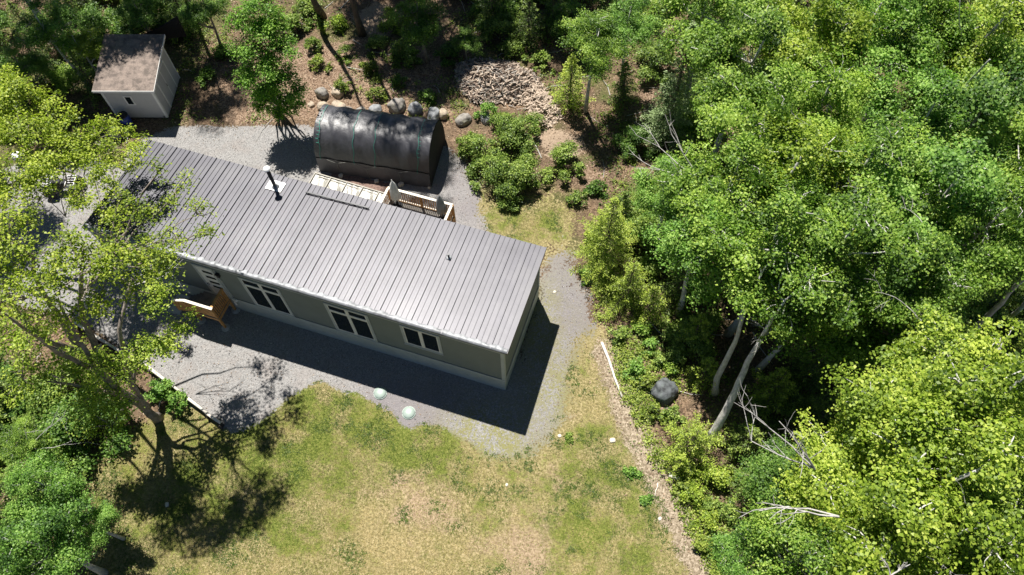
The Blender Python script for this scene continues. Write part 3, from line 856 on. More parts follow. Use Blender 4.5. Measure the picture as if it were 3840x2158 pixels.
railing((DX0+.03, DY0+.1, DZ), (DX0+.03, DY1-.09, DZ), 1); railing((DX1-.03, DY0+.1, DZ), (DX1-.03, DY1-.09, DZ), 1)
for (x, y) in ((DX0, DY1-.02), ((DX0+DX1)/2, DY1-.02), (DX1, DY1-.02)):
    mb = MB(); mb.box(x-.045, y-.045, 0, x+.045, y+.045, DZ+.908); bb(mb, 'post', 'cedar')
mb = MB(); mb.box(DX1+.05, 6.35, .0, DX1+.30, 6.75, .75); bb(mb, 'step_block', 'white_paint')

def closed_umbrella(x, y, z, h, mat, label, tilt=(0, 0)):
    r = empty('patio_umbrella', (x, y, z), label, 'umbrella', 'closed umbrellas on the back deck')
    o = (0, 0, 0); tx, ty = tilt
    mb = MB(); mb.tube([(0, 0, .02), (tx*.5, ty*.5, h*.5), (tx, ty, h)], .02, 8); mb.build('pole', 'black_metal', r, o)
    mb = MB(); n = 28; pr = [(.75, .17), (.95, .21), (1.3, .205), (1.8, .17), (2.2, .11), (2.42, .05), (h-.02, .012)]
    pr = [(a*h/2.55, b) for a, b in pr]
    pr[-1] = (h-.01, .015)
    i0 = 0
    for k, (zz, rr_) in enumerate(pr):
        f = zz/h
        for j in range(n):
            a = 2*math.pi*j/n; q = rr_*(1+.28*math.sin(a*8)*(1-k/len(pr))+.08*math.sin(3*a+k))
            mb.v.append((tx*f+q*math.cos(a), ty*f+q*math.sin(a), zz-(.05*math.sin(a*8) if k == 0 else 0)))
    for k in range(len(pr)-1):
        for j in range(n):
            a = k*n+j; b = k*n+(j+1) % n; mb.f.append((a, b, b+n, a+n))
    mb.f.append(tuple((len(pr)-1)*n+j for j in range(n)))
    mb.build('canopy', mat, r, o, smooth=True)
    mb = MB(); mb.lathe(o, [(.012, h-.01), (.03, h+.02), (.02, h+.06), (.005, h+.08)], 10); mb.build('finial', 'white_metal' if mat == 'umbrella_light' else 'black_metal', r, o)
    mb = MB(); mb.lathe(o, [(.23, 0), (.23, .05), (.05, .09), (.035, .25)], 20); mb.build('base', 'black_metal', r, o)
    return r
closed_umbrella(-7.84, 7.05, DZ, 2.0, 'umbrella_light', 'closed light grey patio umbrella at the left end of the back deck')
closed_umbrella(-5.45, 7.0, DZ, 1.75, 'umbrella_dark', 'closed dark grey patio umbrella at the right end of the back deck', (-.1, .1))

# low timber frame under plastic between the house and the tarp shelter
FA, FB = un(801, 438, .3), un(965, 488, .3)
gf = empty('cold_frame', ((FA[0]+FB[0])/2, 6.8, 0), 'low white timber frame covered in clear plastic sheet behind the house', 'cold frame')
go = tuple(gf.location)
x0, x1 = -13.0, -8.45
def yo(x): return 8.10-.12*(x-x0)/(x1-x0)
mb = MB(); mb.bar((x0, yo(x0), .32), (x1, yo(x1), .32), .06, .05); mb.bar((x0+.3, yo(x0)-.14, .30), (x1, yo(x1)-.16, .26), .04, .04)
k = 6; xs = [x0+.03+(x1-x0-.06)*i/(k-1) for i in range(k)]
for x in xs: mb.bar((x, yo(x)-.04, .325), (x-.06, 5.6, .325), .045, .05)
for x in (xs[0], xs[-1]): mb.bar((x, yo(x), 0), (x, yo(x), .30), .05, .05)
mb.build('rails', 'frame_wood', gf, go)
mb = MB(); nn_ = 46; mm = 14
for i in range(nn_+1):
    for j in range(mm+1):
        x = x0+(x1-x0)*i/nn_; y = 5.6+(yo(x)-5.6)*j/mm
        s = abs(((i/nn_*(k-1)) % 1)-.5)*2
        mb.v.append((x, y, .285-.09*(1-s**2)*math.sin(math.pi*min(1, j/mm*1.0))+.015*math.sin(i*1.7+j)))
for i in range(nn_):
    for j in range(mm): a = i*(mm+1)+j; mb.f.append((a, a+mm+1, a+mm+2, a+1))
mb.build('plastic_cover', 'sheet', gf, go, smooth=True)
# red mulch bed
mb = MB(); rr = random.Random(5); c = []
A_, B_ = un(830, 446, 0), un(990, 480, 0)
for i in range(41):
    t = i/40; p = A_*(1-t)+B_*t; c.append(((p[0], p[1]-.18-rr.uniform(0, .12), .012), (p[0]+.02, p[1]+.32+rr.uniform(0, .08), .03)))
for i in range(40): mb.quad(c[i][0], c[i+1][0], c[i+1][1], c[i][1])
tag(mb.build('mulch_bed', 'mulch'), kind='structure')

# ------------------------------------------------------------------ tarp shelter
a0 = np.array([-12.97, 8.5]); b0 = np.array([-7.08, 9.26]); SL = np.linalg.norm(b0-a0); su = (b0-a0)/SL; sn = np.array([-su[1], su[0]])
shelter = empty('tarp_shelter', (*((a0+b0)/2+sn*1.6), 0), 'black tarpaulin tunnel shelter tied down with green ropes on the gravel', 'shelter')
TO = tuple(shelter.location); SWd, SH = 3.2, 2.55
def prof_pt(t):  # t 0..1 near base -> far base
    a = math.pi*t; c, s = math.cos(a), math.sin(a)
    q = .5-.5*math.copysign(abs(c)**.82, c); return q*SWd, SH*abs(s)**.78
def swp(u, w_, z): p = a0+su*u+sn*w_; return (p[0], p[1], z)
mb = MB(); nu, nt_ = 120, 56; hoops = [0, 1.0, 2.05, 3.1, 3.95, 4.9, SL]
for i in range(nu+1):
    u = SL*i/nu; dm = min(abs(u-h) for h in hoops); sag = .05*min(1, dm/.45)
    for j in range(nt_+1):
        t = .105+.895*j/nt_; w_, z = prof_pt(t)
        k_ = 1-sag*(math.sin(math.pi*t)**.5 if 0 < t < 1 else 0)*.55
        wr = .012*mnoise.noise(Vector((u*2.2, t*9, 0)))+.008*mnoise.noise(Vector((u*5+t*9, t*12, 4)))
        wc = (w_-SWd/2)*(k_+wr)+SWd/2; mb.v.append(swp(u, wc, max(.0, z*(k_+wr))))
for i in range(nu):
    for j in range(nt_): a = i*(nt_+1)+j; mb.f.append((a, a+nt_+1, a+nt_+2, a+1))
mb.build('cover', 'tarp', shelter, TO, smooth=True)
for u, s in ((-.005, -1), (SL+.005, 1)):
    mb = MB()
    pts = [prof_pt(t) for t in np.linspace(0, 1, 40)]; c_ = (SWd/2, .9)
    i0 = len(mb.v); mb.v.append(swp(u+s*.05, SWd/2, .9))
    for (w_, z) in pts: mb.v.append(swp(u, SWd/2+(w_-SWd/2)*.985, z*.985))
    for i in range(39): mb.f.append((i0, i0+1+i, i0+2+i))
    mb.f.append((i0, i0+40, i0+1))
    mb.build('end_wall', 'shade_cloth', shelter, TO)
mb = MB(); 
zt_ = prof_pt(.105)
for i in range(61):
    u = SL*i/60; zz = zt_[1]*.97+.05*math.sin(u*2.1)**2
    mb.v += [swp(u, -.05+.02*math.sin(u*7), .01), swp(u, -.02, .3), swp(u, zt_[0]-.035, zz)]
for i in range(60):
    for j in (0, 1): a = i*3+j; mb.f.append((a, a+3, a+4, a+1))
mb.build('ground_flap', 'tarp_flap', shelter, TO, smooth=True)
for u in (.28, 2.05, 3.15, 5.35):
    mb = MB(); pts = []
    for t in np.linspace(.09, .62, 30):
        w_, z = prof_pt(t); f = 1.018; pts.append(swp(u+.035*math.sin(t*40)*(t < .5)+.02*math.sin(t*9)+.25*(t-.4)*0, (w_-SWd/2)*f+SWd/2, z*f))
    mb.tube(pts, .011, 5); 
    if u in (.28, 5.35):
        p2 = [Vector(p) for p in pts]
        for q in range(8, 26, 2):
            mb.tube([p2[q], p2[q]+Vector((-.14 if u < 1 else .12, -.02, .01))], .008, 4)
    mb.build('rope', 'rope_green', shelter, TO)
for u, k_ in ((1.1, 0), (3.0-.35, 1), (4.35, 0)):
    mb = MB(); w_, z = zt_
    mb.tube([swp(u-.5, w_-.06, z*.98), swp(u, w_-.10, z*.86-.16*k_), swp(u+.5, w_-.06, z*.98)], .010, 5); mb.tube([swp(u, w_-.10, z*.86-.16*k_), swp(u+.06, -.07, .05)], .010, 5)
    mb.build('tie_cord', 'rope_grey', shelter, TO)

# ------------------------------------------------------------------ stones
def rock(name, label, pos, size, mat, seed, cat='boulder', group=None, squash=.75, sub=4):
    import bmesh
    bm = bmesh.new(); bmesh.ops.create_icosphere(bm, subdivisions=sub, radius=1)
    rg = random.Random(seed); off = Vector((rg.uniform(0, 99), rg.uniform(0, 99), rg.uniform(0, 99)))
    sx, sy, sz = size[0], size[1], size[2]
    for v in bm.verts:
        p = v.co.copy(); d = 1+.28*mnoise.noise(p*1.1+off)+.10*mnoise.noise(p*2.6+off)+.035*mnoise.noise(p*7+off)
        q = p*d
        for ax, lim in ((0, .86), (1, .86), (2, .8)):
            if abs(q[ax]) > lim: q[ax] = math.copysign(lim+(abs(q[ax])-lim)*.35, q[ax])
        v.co = Vector((q.x*sx, q.y*sy, q.z*sz))
    me = bpy.data.meshes.new(name); bm.to_mesh(me); bm.free(); me.materials.append(MAT[mat]); me.shade_smooth()
    o = bpy.data.objects.new(name, me); COL.objects.link(o)
    o.location = (float(pos[0]), float(pos[1]), float(pos[2])+sz*.45); o.rotation_euler = (0, 0, rg.uniform(0, 6))
    return tag(o, label, cat, group)
BG = 'boulders in a row behind the tarp shelter'
for i, (x, y, z, sx, sy, sz, mt, lb) in enumerate([
    (782, 262, 0, .20, .2, .16, 'rock_tan', 'small tan stone at the far left end of the boulder row'),
    (812, 240, 0, .40, .32, .34, 'rock', 'brown-grey rounded boulder behind the shelter, left of the yellowish one'),
    (848, 236, 0, .36, .30, .3, 'rock_tan', 'yellowish rounded boulder, rearmost of the boulder row'),
    (812, 268, 0, .34, .26, .25, 'rock_tan', 'tan boulder at the rear left corner of the tarp shelter'),
    (853, 272, 0, .45, .32, .3, 'rock_tan', 'broad pale tan boulder partly hidden by the shelter top'),
    (908, 282, 0, .3, .25, .22, 'rock', 'low mottled grey stone half hidden behind the middle of the shelter'),
    (945, 282, 0, .40, .32, .34, 'rock_grey', 'grey boulder with a pale cap left of the brown speckled one'),
    (1000, 274, 0, .50, .48, .52, 'rock', 'large brown speckled boulder, tallest behind the shelter'),
    (1045, 283, 0, .40, .40, .44, 'rock_grey', 'rounded grey boulder between the brown and the white-sided ones'),
    (1092, 296, 0, .52, .36, .42, 'rock_grey', 'wide blue-grey boulder behind the right end of the shelter'),
    (1115, 292, 0, .30, .32, .36, 'rock_tan', 'pale cream boulder touching the wide blue-grey one'),
    (1165, 305, 0, .50, .34, .34, 'rock', 'long low grey boulder right of the shelter under a bush'),
    (1222, 300, 0, .38, .3, .3, 'rock_grey', 'grey boulder between the bushes and the firewood pile')]):
    p = un(x, y, 0); rock('boulder', lb, (p[0], p[1], hz(p[0], p[1])-.05), (sx, sy, sz), mt, 20+i, group=BG)
for i, (x, y, s_, lb) in enumerate([(858, 444, .15, 'pale stone at the foot of the shelter near its left end'), (948, 457, .15, 'pale stone at the foot of the shelter near its middle'), (1009, 466, .17, 'pale flat stone at the foot of the shelter beside the grey umbrella'), (1080, 473, .10, 'small pale stone holding the shelter corner rope')]):
    p = un(x, y, 0); rock('stone', lb, (p[0], p[1], 0), (s_, s_*.85, s_*.7), 'rock_white', 60+i, 'stone', 'pale stones along the shelter', sub=3)
p = un(1672, 985, .2); rock('boulder', 'large dark slate-coloured boulder among the firs at the edge of the path', (p[0], p[1], 0), (.55, .6, .5), 'rock_dark', 80)
for i, (x, y, s_, lb) in enumerate([(1541, 1108, .14, 'pale stone lying at the edge of the wood chip path'), (1660, 1305, .1, 'small pale stone beside the path further down'), (1408, 1097, .1, 'small white stone where gravel meets lawn'), (420, 1270, .11, 'small white stone on the shaded lawn at left'), (318, 1118, .26, 'rounded tan stone beside the large tree at left'), (1780, 1330, .14, 'white stone right of the path among plants'), (1395, 735, .09, 'pale pebble on the gravel right of the house'), (1275, 1220, .08, 'tiny pale stone in the dry grass')]):
    p = un(x, y, 0); rock('stone', lb, (p[0], p[1], hz(p[0], p[1])-.02), (s_, s_*.8, s_*.5), 'rock_white' if i != 4 else 'rock_tan', 90+i, 'stone', 'loose stones in the yard', sub=3)
# septic lids
for (x, y, lb) in ((956, 988, 'pale green domed tank lid nearer to the house wall'), (1028, 1038, 'pale green domed tank lid at the tip of the gravel, nearer to the lawn')):
    p = un(x, y, .08); r = empty('tank_lid', (p[0], p[1], 0), lb, 'tank lid', 'domed tank lids in the gravel')
    mb = MB(); mb.lathe((0, 0, 0), [(.27, 0), (.27, .06), (.24, .09), (.17, .12), (.07, .135), (.01, .138)], 32); mb.build('dome', 'green_plastic', r, smooth=True)
    mb = MB(); mb.lathe((0, 0, 0), [(.30, 0), (.30, .04), (.275, .045)], 32); mb.build('rim', 'green_plastic', r)
    for a in range(4):
        mb = MB(); mb.lathe((.285*math.cos(a*1.57+.4), .285*math.sin(a*1.57+.4), .04), [(.016, 0), (.016, .018)], 8); mb.build('bolt', 'black_metal', r)

# ------------------------------------------------------------------ shed
S0 = np.array([-22.31, 9.19]); ang = math.radians(17.3); sux = np.array([math.cos(ang), math.sin(ang)]); suy = np.array([-sux[1], sux[0]])
SHO = (float(S0[0]), float(S0[1]), 0)
shed = empty('garden_shed', SHO, 'light grey garden shed with brown shingle roof and small dark window', 'shed', rz=ang)
SW_, SD_, SF, SB = 2.75, 2.9, 2.3, 2.8
mb = MB(); mb.hexa([(-SW_, 0, .12), (0, 0, .12), (0, SD_, .12), (-SW_, SD_, .12), (-SW_, 0, SF), (0, 0, SF), (0, SD_, SB), (-SW_, SD_, SB)]); mb.build('wall', 'shed_wall', shed)
mb = MB(); mb.box(-SW_+.04, .04, -.05, -.04, SD_-.04, .119); mb.build('base', 'timber_dark', shed)
def shr(y): return SF+.06+(SB-SF)*(y)/SD_
mb = MB(); o_ = .28
ya, yb = -.22, SD_+.30
mb.hexa([(-SW_-.22, ya, shr(ya)), (.24, ya, shr(ya)), (.24, yb, shr(yb)), (-SW_-.22, yb, shr(yb)), (-SW_-.22, ya, shr(ya)+.07), (.24, ya, shr(ya)+.07), (.24, yb, shr(yb)+.07), (-SW_-.22, yb, shr(yb)+.07)])
mb.build('roof', 'shingle', shed)
mb = MB(); mb.box(-SW_-.22, ya-.025, shr(ya)-.06, .24, ya-.002, shr(ya)+.075)
mb.hexa([(.242, ya-.02, shr(ya)-.06), (.262, ya-.02, shr(ya)-.06), (.262, yb, shr(yb)-.06), (.242, yb, shr(yb)-.06), (.242, ya-.02, shr(ya)+.076), (.262, ya-.02, shr(ya)+.076), (.262, yb, shr(yb)+.076), (.242, yb, shr(yb)+.076)])
mb.build('roof_trim', 'shed_trim', shed)
for bx_ in ((-.10, -.02, .13, .02, -.002, SF-.02), (.003, -.001, .13, .022, .10, SF-.02), (.003, SD_-.1, .13, .022, SD_, SB-.02), (-SW_-.02, -.02, .13, -SW_+.1, -.002, SF-.02)):
    mb = MB(); mb.box(*bx_); mb.build('corner_trim', 'shed_trim', shed)
mb = MB(); wx, wz = -1.50, 1.45
mb.box(wx-.22, -.03, wz-.34, wx+.22, -.003, wz-.27); mb.box(wx-.22, -.03, wz+.27, wx+.22, -.003, wz+.34); mb.box(wx-.22, -.03, wz-.27, wx-.15, -.003, wz+.27); mb.box(wx+.15, -.03, wz-.27, wx+.22, -.003, wz+.27)
wn = mb.build('window', 'shed_trim', shed); mb = MB(); mb.box(wx-.15, -.015, wz-.27, wx+.15, -.004, wz+.27); mb.build('pane', 'glass', wn)
mb = MB(); mb.box(.004, .75, .2, .03, 1.42, 2.08); mb.box(.004, 1.44, .2, .03, 2.12, 2.08); d_ = mb.build('door', 'shed_wall', shed)
mb = MB(); mb.box(.004, .66, .16, .034, .745, 2.16); mb.box(.004, 2.125, .16, .034, 2.21, 2.16); mb.box(.004, .746, 2.085, .034, 2.124, 2.16); mb.box(.031, 1.405, .2, .037, 1.455, 2.08); mb.build('door_trim', 'shed_trim', shed)
mb = MB(); mb.tube([(.03, 1.36, 1.1), (.07, 1.36, 1.1), (.07, 1.36, 1.25), (.03, 1.36, 1.25)], .012, 6); mb.build('handle', 'black_metal', d_)
# black cloth behind the shed; its dark shape also stands for the roof's shadow
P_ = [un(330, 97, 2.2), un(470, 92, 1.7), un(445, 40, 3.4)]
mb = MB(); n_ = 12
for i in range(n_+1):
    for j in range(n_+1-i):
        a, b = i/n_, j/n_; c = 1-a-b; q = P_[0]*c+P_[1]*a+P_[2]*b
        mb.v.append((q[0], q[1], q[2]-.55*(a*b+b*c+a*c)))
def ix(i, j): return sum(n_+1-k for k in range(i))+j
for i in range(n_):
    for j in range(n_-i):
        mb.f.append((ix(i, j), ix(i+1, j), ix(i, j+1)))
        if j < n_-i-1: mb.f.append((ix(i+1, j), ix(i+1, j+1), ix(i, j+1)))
sc = mb.build('shade_cloth', 'shade_cloth', None, P_[1], smooth=True); tag(sc, 'black cloth slung between trees just behind the shed, its black also standing for roof shadow', 'cloth')
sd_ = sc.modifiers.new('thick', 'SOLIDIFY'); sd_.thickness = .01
# blue barrel and covered heap by the shed
p = un(326, 318, 0); r = empty('barrel', (p[0], p[1], 0), 'blue plastic barrel in the shade beside the shed', 'barrel')
mb = MB(); mb.lathe((0, 0, 0), [(.24, 0), (.27, .05), (.28, .3), (.29, .33), (.28, .36), (.28, .6), (.29, .63), (.27, .66), (.26, .86), (.2, .88)], 24); mb.build('body', 'blue_plastic', r, smooth=True)
mb = MB(); mb.lathe((0, 0, .88), [(.275, -.03), (.275, .02), (.24, .025)], 24); mb.build('lid', 'black_metal', r)
p = un(302, 330, 0); rock('covered_heap', 'low heap under a black cover left of the blue barrel', (p[0], p[1], -.1), (.95, .7, .5), 'shade_cloth', 5, 'covered heap')

# quad bike under the left tree
p = un(168, 480, 0)
qb = empty('quad_bike', (p[0], p[1], 0), 'black quad bike half hidden under the large yellow-green tree', 'quad bike', rz=math.radians(20))
mb = MB(); mb.hexa([(-.55, -.22, .42), (.6, -.18, .42), (.6, .18, .42), (-.55, .22, .42), (-.5, -.16, .72), (.55, -.12, .80), (.55, .12, .80), (-.5, .16, .72)]); mb.build('body', 'black_metal', qb, bevel=.04)
mb = MB(); mb.hexa([(-.55, -.15, .72), (.1, -.15, .74), (.1, .15, .74), (-.55, .15, .72), (-.52, -.11, .86), (.06, -.09, .84), (.06, .09, .84), (-.52, .11, .86)]); mb.build('seat', 'rubber', qb, bevel=.03)
for sx in (-.58, .62):
    mb = MB(); mb.box(sx-.28, -.42, .70, sx+.28, -.20, .73); mb.box(sx-.28, .20, .70, sx+.28, .42, .73); mb.build('mudguard', 'black_metal', qb, bevel=.01)
    mb = MB()
    for k in range(5): mb.bar((sx-.22, -.3+.15*k, .84), (sx+.22, -.3+.15*k, .84), .02, .02)
    mb.bar((sx-.22, -.3, .84), (sx-.22, .3, .84), .025, .025); mb.bar((sx+.22, -.3, .84), (sx+.22, .3, .84), .025, .025); mb.build('rack', 'white_metal', qb)
    for sy in (-.42, .42):
        mb = MB(); i0 = 0
        pr = [(.12, .10), (.25, .11), (.30, .07), (.31, 0), (.30, -.07), (.25, -.11), (.12, -.10)]
        for (r_, y_) in pr:
            for j in range(20): a = j*math.pi/10; mb.v.append((sx+r_*math.cos(a), sy+y_, .31+r_*math.sin(a)))
        for k in range(6):
            for j in range(20): a = k*20+j; b = k*20+(j+1) % 20; mb.f.append((a, b, b+20, a+20))
        mb.f.append(tuple(range(20))); mb.f.append(tuple(range(120, 140)))
        mb.build('wheel', 'rubber', qb, smooth=False)
mb = MB(); mb.tube([(.28, -.36, 1.02), (.34, -.12, 1.0), (.34, .12, 1.0), (.28, .36, 1.02)], .018, 6); mb.tube([(.34, 0, 1.0), (.45, 0, .75)], .02, 6); mb.build('handlebar', 'black_metal', qb)
# white box at the far left
p = un(34, 378, .9); wb = empty('storage_box', (p[0], p[1], 0), 'white storage box glimpsed through leaves at the left edge', 'storage box', rz=.5)
mb = MB(); mb.box(-.28, -.2, 0, .28, .2, .5); mb.build('body', 'white_paint', wb, bevel=.02)
mb = MB(); mb.box(-.30, -.22, .50, .30, .22, .56); mb.build('lid', 'white_metal', wb, bevel=.02)

# ------------------------------------------------------------------ timber edging and loose logs
pts = [(190, 812), (240, 846), (290, 877), (375, 925), (460, 992), (520, 1040), (553, 1064)]
tw = [un(x, y, .42) for x, y in pts]
te = empty('timber_edging', (tw[3][0], tw[3][1], 0), 'weathered log retaining edge between the gravel drive and the trees', 'timber edging')
to = tuple(te.location)
rr = random.Random(9)
mb = MB()
for i in range(len(tw)-1): mb.tube([tw[i]+[-.03, 0, 0], (tw[i]+tw[i+1])/2+[0, 0, rr.uniform(-.02, .02)], tw[i+1]+[.03, 0, 0]], [.07, .065, .06], 8)
mb.build('top_log', 'peeled', te, to, smooth=True)  # pale wood here paints the sunlit top edge
mb = MB()
for i in range(len(tw)-1):
    for z in (.30, .16, .04): mb.tube([np.array([tw[i][0]-.03, tw[i][1]-.02*z, z]), np.array([tw[i+1][0]+.03, tw[i+1][1]-.02, z])], .075, 8)
mb.build('lower_logs', 'timber_dark', te, to, smooth=True)  # dark wood here paints the shaded side of the edging
for i in range(0, len(tw)):
    mb = MB(); q = tw[i]; mb.tube([(q[0]+.02, q[1]-.13, -.1), (q[0]+.02, q[1]-.13, .36)], .045, 8); mb.build('stake', 'timber_dark', te, to, smooth=True)
def log(a, b, r, mat, label, cat='log', group=None, taper=.7, name='log'):
    a = Vector(a); b = Vector(b); mb = MB()
    mb.tube([a, a.lerp(b, .33)+Vector((.02, .02, 0)), a.lerp(b, .66)+Vector((-.02, .01, 0)), b], [r, r*.95, r*(1+taper)/2, r*taper], 9)
    o = mb.build(name, mat, None, a, smooth=True); return tag(o, label, cat, group)
log(un(1514, 862, .08), un(1565, 999, .08), .065, 'peeled', 'long bleached pole lying between lawn and wood chip path')
log(un(1683, 1195, .1), un(1740, 1222, .08), .085, 'peeled', 'short pale birch log lying right of the path')
log(un(285, 1062, .15), un(312, 1040, .5), .03, 'deadwood', 'thin pale broken stick beside the large tree', 'stick')
log(un(1655, 1215, .02), un(1648, 1248, .03), .018, 'peeled', 'curved pale stick lying on the path', 'stick')
log(un(232, 906, .3), un(254, 866, .9), .05, 'deadwood', 'leaning broken branch against the timber edging', 'branch')

# ------------------------------------------------------------------ firewood heap
import bmesh
FW = []
for k in range(9):
    mb = MB(); L = .38+.04*(k % 3); r = .026+.007*(k % 4); cut = 3+(k % 3)
    n = {3: 3, 4: 4, 5: 6}[cut]; rg = random.Random(k)
    for s in (-1, 1):
        for j in range(n):
            a = 2*math.pi*j/n; q = r*rg.uniform(.8, 1.2); mb.v.append((s*L/2, q*math.cos(a), q*math.sin(a)))
    for j in range(n): mb.f.append((j, (j+1) % n, n+(j+1) % n, n+j))
    mb.f.append(tuple(range(n))[::-1]); mb.f.append(tuple(range(n, 2*n)))
    me = bpy.data.meshes.new('firewood'); me.from_pydata(mb.v, [], mb.f); me.materials.append(MAT[['wood_a', 'wood_b', 'wood_a', 'wood_c', 'wood_b', 'wood_a', 'wood_b', 'wood_c', 'wood_a'][k]])
    FW.append(me)
heap = W2([(1150, 165), (1200, 150), (1290, 160), (1345, 190), (1370, 230), (1400, 270), (1410, 300), (1380, 320), (1340, 300), (1320, 262), (1270, 262), (1200, 262), (1150, 225)])
hc = heap.mean(0)
cand = []
rg = np.random.default_rng(4)
while len(cand) < 2700:
    p = rg.uniform(heap.min(0), heap.max(0), size=(400, 2)); p = p[inside(p, heap)]
    cand += list(p)
cand = np.array(cand[:2700])
def hh_(p):
    d = np.min([np.linalg.norm(p-heap[i]*(1-t)-heap[(i+1) % len(heap)]*t, axis=1) for i in range(len(heap)) for t in np.linspace(0, 1, 5)], axis=0)
    return np.clip(d, 0, 1.1)/1.1*.75
hts = hh_(cand)
lay = rg.random(2700)
order = np.argsort(-lay)
FL = ['pale freshly split stick of firewood in the tumbled heap behind the boulders', 'grey weathered split stick of firewood in the tumbled heap behind the boulders', 'dark bark-covered stick of firewood in the tumbled heap behind the boulders']
sv = []; sf = []
sunny = np.array(un(1370, 280, 0)[:2])
for n_, i in enumerate(order):
    p = cand[i]; z = .05+hts[i]*(.55+.45*lay[i])
    near = np.linalg.norm(p-sunny) < 1.6  # sticks near the sunlit end get pale wood only, sunlight put into colour
    k = int(rg.choice([0, 2, 5, 8]) if (near or rg.random() < .38) else rg.choice([1, 4, 6, 3, 7]))
    rot = (rg.uniform(0, 6.28), rg.normal()*.32, rg.normal()*.9+.6)
    if n_ < 300:
        o = bpy.data.objects.new('firewood', FW[k]); COL.objects.link(o)
        o.location = (float(p[0]), float(p[1]), float(z)); o.rotation_euler = rot
        ty = 0 if k in (0, 2, 5, 8) else (2 if k in (3, 7) else 1)
        tag(o, FL[ty], 'firewood', ['pale split firewood', 'weathered split firewood', 'bark-covered firewood'][ty]+' in the heap')
    else:
        from mathutils import Euler
        mt = Matrix.Translation((float(p[0]), float(p[1]), float(z*.8))) @ Euler(rot).to_matrix().to_4x4()
        me = FW[k]; i0 = len(sv); sv += [tuple(mt @ v.co) for v in me.vertices]; mi = {'fresh_split_wood': 0, 'weathered_split_wood': 1, 'barked_split_wood': 2}[me.materials[0].name]
        sf += [(tuple(i0+q for q in pl.vertices), mi) for pl in me.polygons]
me = bpy.data.meshes.new('firewood_heap'); me.from_pydata(sv, [], [f for f, _ in sf])
for q in ('wood_a', 'wood_b', 'wood_c'): me.materials.append(MAT[q])
me.polygons.foreach_set('material_index', [m for _, m in sf])
o = bpy.data.objects.new('firewood_heap', me); COL.objects.link(o); tag(o, 'tumbled mass of split firewood under the topmost sticks', 'firewood', kind='stuff')

# ------------------------------------------------------------------ the hero trees
def blob(px, py, z, r, rz=None):
    c = un(px, py, z); return (c[0], c[1], c[2], r, rz or r*.75)
def P3(px, py, z): return np.array(un(px, py, z))

# A: large forked tree, bottom left, trunk on the lawn
A0 = P3(398, 1052, 0)
fA = [[A0, A0+[.05, 0, 1.6], P3(300, 985, 4.2), P3(215, 880, 7.0), P3(150, 760, 9.0)],
      [A0+[.03, 0, 1.3], P3(330, 965, 3.4), P3(300, 830, 6.2), P3(330, 700, 7.6)],
      [A0+[0, 0, 1.5], P3(262, 985, 4.0), P3(120, 960, 6.5)], [A0+[0, 0, 1.2], A0+[.1, -.1, 6], A0+[.6, -.5, 11.5]]]
broadleaf('large_tree', 'large forked grey-trunked tree at the left with sparse yellow-green leaves reaching to the drive', 'tree', A0,
          [blob(240, 1000, 4.8, 1.2), blob(150, 950, 6.5, .9, .6), blob(60, 960, 6.5, .9, .6), blob(330, 900, 5.6, .95, .7), blob(395, 860, 5.4, .8, .45),
           blob(280, 1070, 4.2, .9, .6), blob(70, 860, 8.0, 1.2), blob(400, 745, 6.4, .7, .5), blob(470, 810, 5.4, .55, .35), blob(390, 690, 6.6, .5, .35), blob(240, 930, 6.5, .9)],
          None, [.21, .17, .13, .15], 'leaf_lime2', dens=.95, lsize=.09, seed=3, forks=fA, clusters=14)
# B: multi-trunk tree further left whose crown hangs over the roof
B0 = P3(235, 900, 0)
fB = [[B0, P3(170, 830, 3), P3(110, 740, 6.5), P3(80, 640, 11)], [B0+[.2, .1, 0], P3(205, 800, 3.2), P3(205, 690, 7), P3(270, 620, 10)], [B0+[-.2, 0, 0], P3(120, 860, 3.0), P3(40, 780, 7), P3(-10, 690, 10.5)]]
broadleaf('large_tree', 'tall multi-trunked yellow-green tree whose branches overhang the left end of the roof', 'tree', B0,
          [blob(440, 480, 9.0, .75, .45), blob(495, 540, 9.0, .7, .4), blob(470, 600, 8.8, .85, .45), blob(380, 520, 9.2, .75, .45), blob(400, 430, 9.2, .5, .3), blob(350, 660, 10.8, 1.0, .6),
           blob(300, 590, 11.4, .9, .6), blob(250, 660, 11.6, 1.0, .6), blob(190, 600, 11.8, .7, .5), blob(60, 640, 11.8, 1.1, .7), blob(60, 750, 11.4, 1.1, .7), blob(130, 690, 11.6, .8, .5), blob(250, 740, 10.6, .85, .5), blob(-20, 560, 11.8, 1.2), blob(180, 790, 10.6, .7, .4), blob(400, 610, 9.0, .75, .4), blob(525, 590, 8.6, .45, .25), blob(330, 520, 9.3, .5, .3), blob(420, 650, 8.8, .6, .35), blob(330, 730, 10.2, .6, .4), blob(300, 500, 11.5, .4, .3), blob(10, 680, 11.6, 1.0, .7), blob(110, 790, 10.6, .7, .5), blob(150, 640, 12, .9, .6), blob(20, 600, 12, 1.1, .7), blob(100, 720, 11.8, .9, .6), blob(200, 650, 12, .8, .5), blob(290, 640, 11.5, .7, .45), blob(0, 780, 11, 1.0, .7)],
          None, [.2, .17, .17], 'leaf_lime', 'bark', dens=.58, lsize=.088, seed=5, forks=fB, clusters=13)
C0 = P3(-120, 640, 0)
